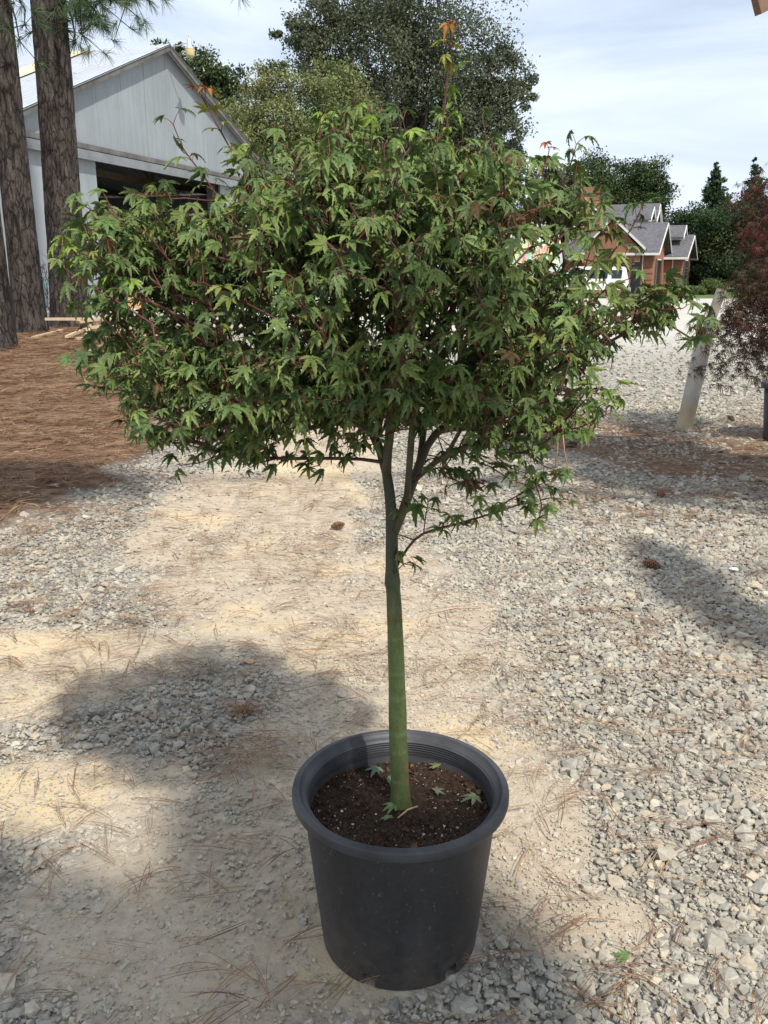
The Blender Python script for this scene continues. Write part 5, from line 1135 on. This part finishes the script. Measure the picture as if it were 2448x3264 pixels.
tl = P(1607, 865, 38.0); tr_ = P(1792, 865, 46.0); d_ = tr_[:2] - tl[:2]; Lt = float(np.linalg.norm(d_)); ta = math.atan2(d_[1], d_[0])
trl = empty('box_trailer', (tl[0], tl[1], 0), 'long box trailer with a colourful leaf picture painted on its side', 'trailer'); trl.rotation_euler = (0, 0, ta)
M['trailer'] = material('trailer_paint', (.50, .50, .52), .5, noise=[(2, 3, .93, 1.05, I3)])
mb = MB(); mb.box((0, 0, 1.1), (Lt, 2.45, 3.62)); mb.build('box', M['trailer'], trl)
mb = MB(); mb.box((.05, .03, 1.05), (Lt - .05, 2.4, 1.09)); mb.box((.4, .7, .8), (Lt - .4, 1.7, 1.0)); mb.build('chassis', M['tyre'], trl)
for xw in (Lt - 1.2, Lt - 2.3, 1.4):
    for yw in (.1, 2.05): mb = MB(); mb.tube([(xw, yw, .5), (xw, yw + .3, .5)], .5, 20); mb.build('wheel', M['tyre'], trl)
mv = MB(); PALM = [(.42, .66, .50), (.80, .68, .30), (.78, .50, .34), (.80, .58, .48), (.34, .52, .38), (.82, .74, .40), (.66, .38, .28), (.55, .72, .60)]
lay = 0
for _ in range(95):
    lay += 1; pv, pf, ed = LEAVES[random.randrange(10)]; s = random.uniform(.45, 1.0); a0 = random.uniform(0, 6.28); cx_ = random.uniform(.9, Lt - .9); cz = random.uniform(1.9, 3.0); c = np.array(random.choice(PALM))
    vs = [(cx_ + (x * math.cos(a0) - y * math.sin(a0)) * s, -.004 - lay * .0006, cz + (x * math.sin(a0) + y * math.cos(a0)) * s * .8) for x, y, z in pv]
    vs = [(min(max(v[0], .1), Lt - .1), v[1], min(max(v[2], 1.15), 3.55)) for v in vs]
    mv.add(vs, [tuple(f) for f in pf], c)
mv.build('leaf_picture', material('painted_leaves', I3, .5, attr=True), trl)

# ------------------------------------------------------------------ arbour rafter at the top right, and unseen trees added to cast shade
q = P(2408, 12, 4.0); mb = MB(); d_ = np.array([.85, .25, .42]); d_ /= np.linalg.norm(d_); a_ = q + np.array([.0, 0, .0])
mb.bar(a_, a_ + d_ * 2.2, .04, .09, (.8, .72, .66)); tag(mb.build('rafter', material('brown_rafter', (.25, .18, .13), .85, attr=True, noise=[(8, 4, .7, 1.2, I3)])), 'end of a brown wooden rafter poking in at the top right corner', 'rafter')
def unseen_shade_tree(lobes, base_, label):  # out-of-view shadow caster; crown lobes follow the shade wanted on the ground
    root = empty('unseen_shade_tree', base_, label, 'tree'); C = []; mb = MB()
    for c, r, n in lobes:
        u = rng.normal(0, 1, (n, 3)); u /= np.linalg.norm(u, axis=1)[:, None]; C.append(np.array(c) + u * (rng.uniform(0, 1, (n, 1)) ** .5) * np.array(r)); mb.tube([base_, (base_[0], base_[1], 3.2), ((base_[0] + c[0]) / 2, (base_[1] + c[1]) / 2, c[2] + .3), c], [.16, .12, .05, .02], 7)
    C = np.concatenate(C); v = leaf_cards(C, .16, np.repeat(np.array([[.08, .13, .04]]), len(C), 0)); link('crown', np_mesh('crown', v[0], 4, v[1], v[2]), M['far_leaf'], root); mb.build('trunk', M['far_bark'], root)
k_ = lambda x, y, z, h: (x + h * SUN_DIR.x / SUN_DIR.z, y + h * SUN_DIR.y / SUN_DIR.z, z + h)  # moves a lobe sunward of the spot its shadow should cover
unseen_shade_tree([(k_(-.55, 1.45, 0, 4.2), (.75, .42, .3), 900), (k_(.05, 1.50, .15, 4.2), (.42, .33, .3), 700), (k_(-1.2, 1.75, 0, 4.4), (.5, .25, .3), 350), (k_(-.40, 2.08, 0, 4.2), (.20, .30, .3), 330)], (2.6, -2.4, 0), 'unseen leafy tree added behind the camera, its crown shaped to shade the pot and ground')
unseen_shade_tree([(k_(2.9, 6.3, 0, 3.4), (1.5, .7, .5), 9000), (k_(1.9, 7.3, 0, 3.8), (1.0, .5, .4), 4500), (k_(1.50, 4.0, 0, 3.6), (.17, .75, .25), 620), (k_(1.75, 3.1, 0, 3.6), (.22, .6, .25), 520), (k_(-2.6, 5.6, .3, 5), (1.2, .45, .4), 1300)], (5.6, 2.2, 0), 'unseen leafy tree added off to the right, its crown shaped to shade the gravel')  # last lobe added to give the pines' shade on the left straw
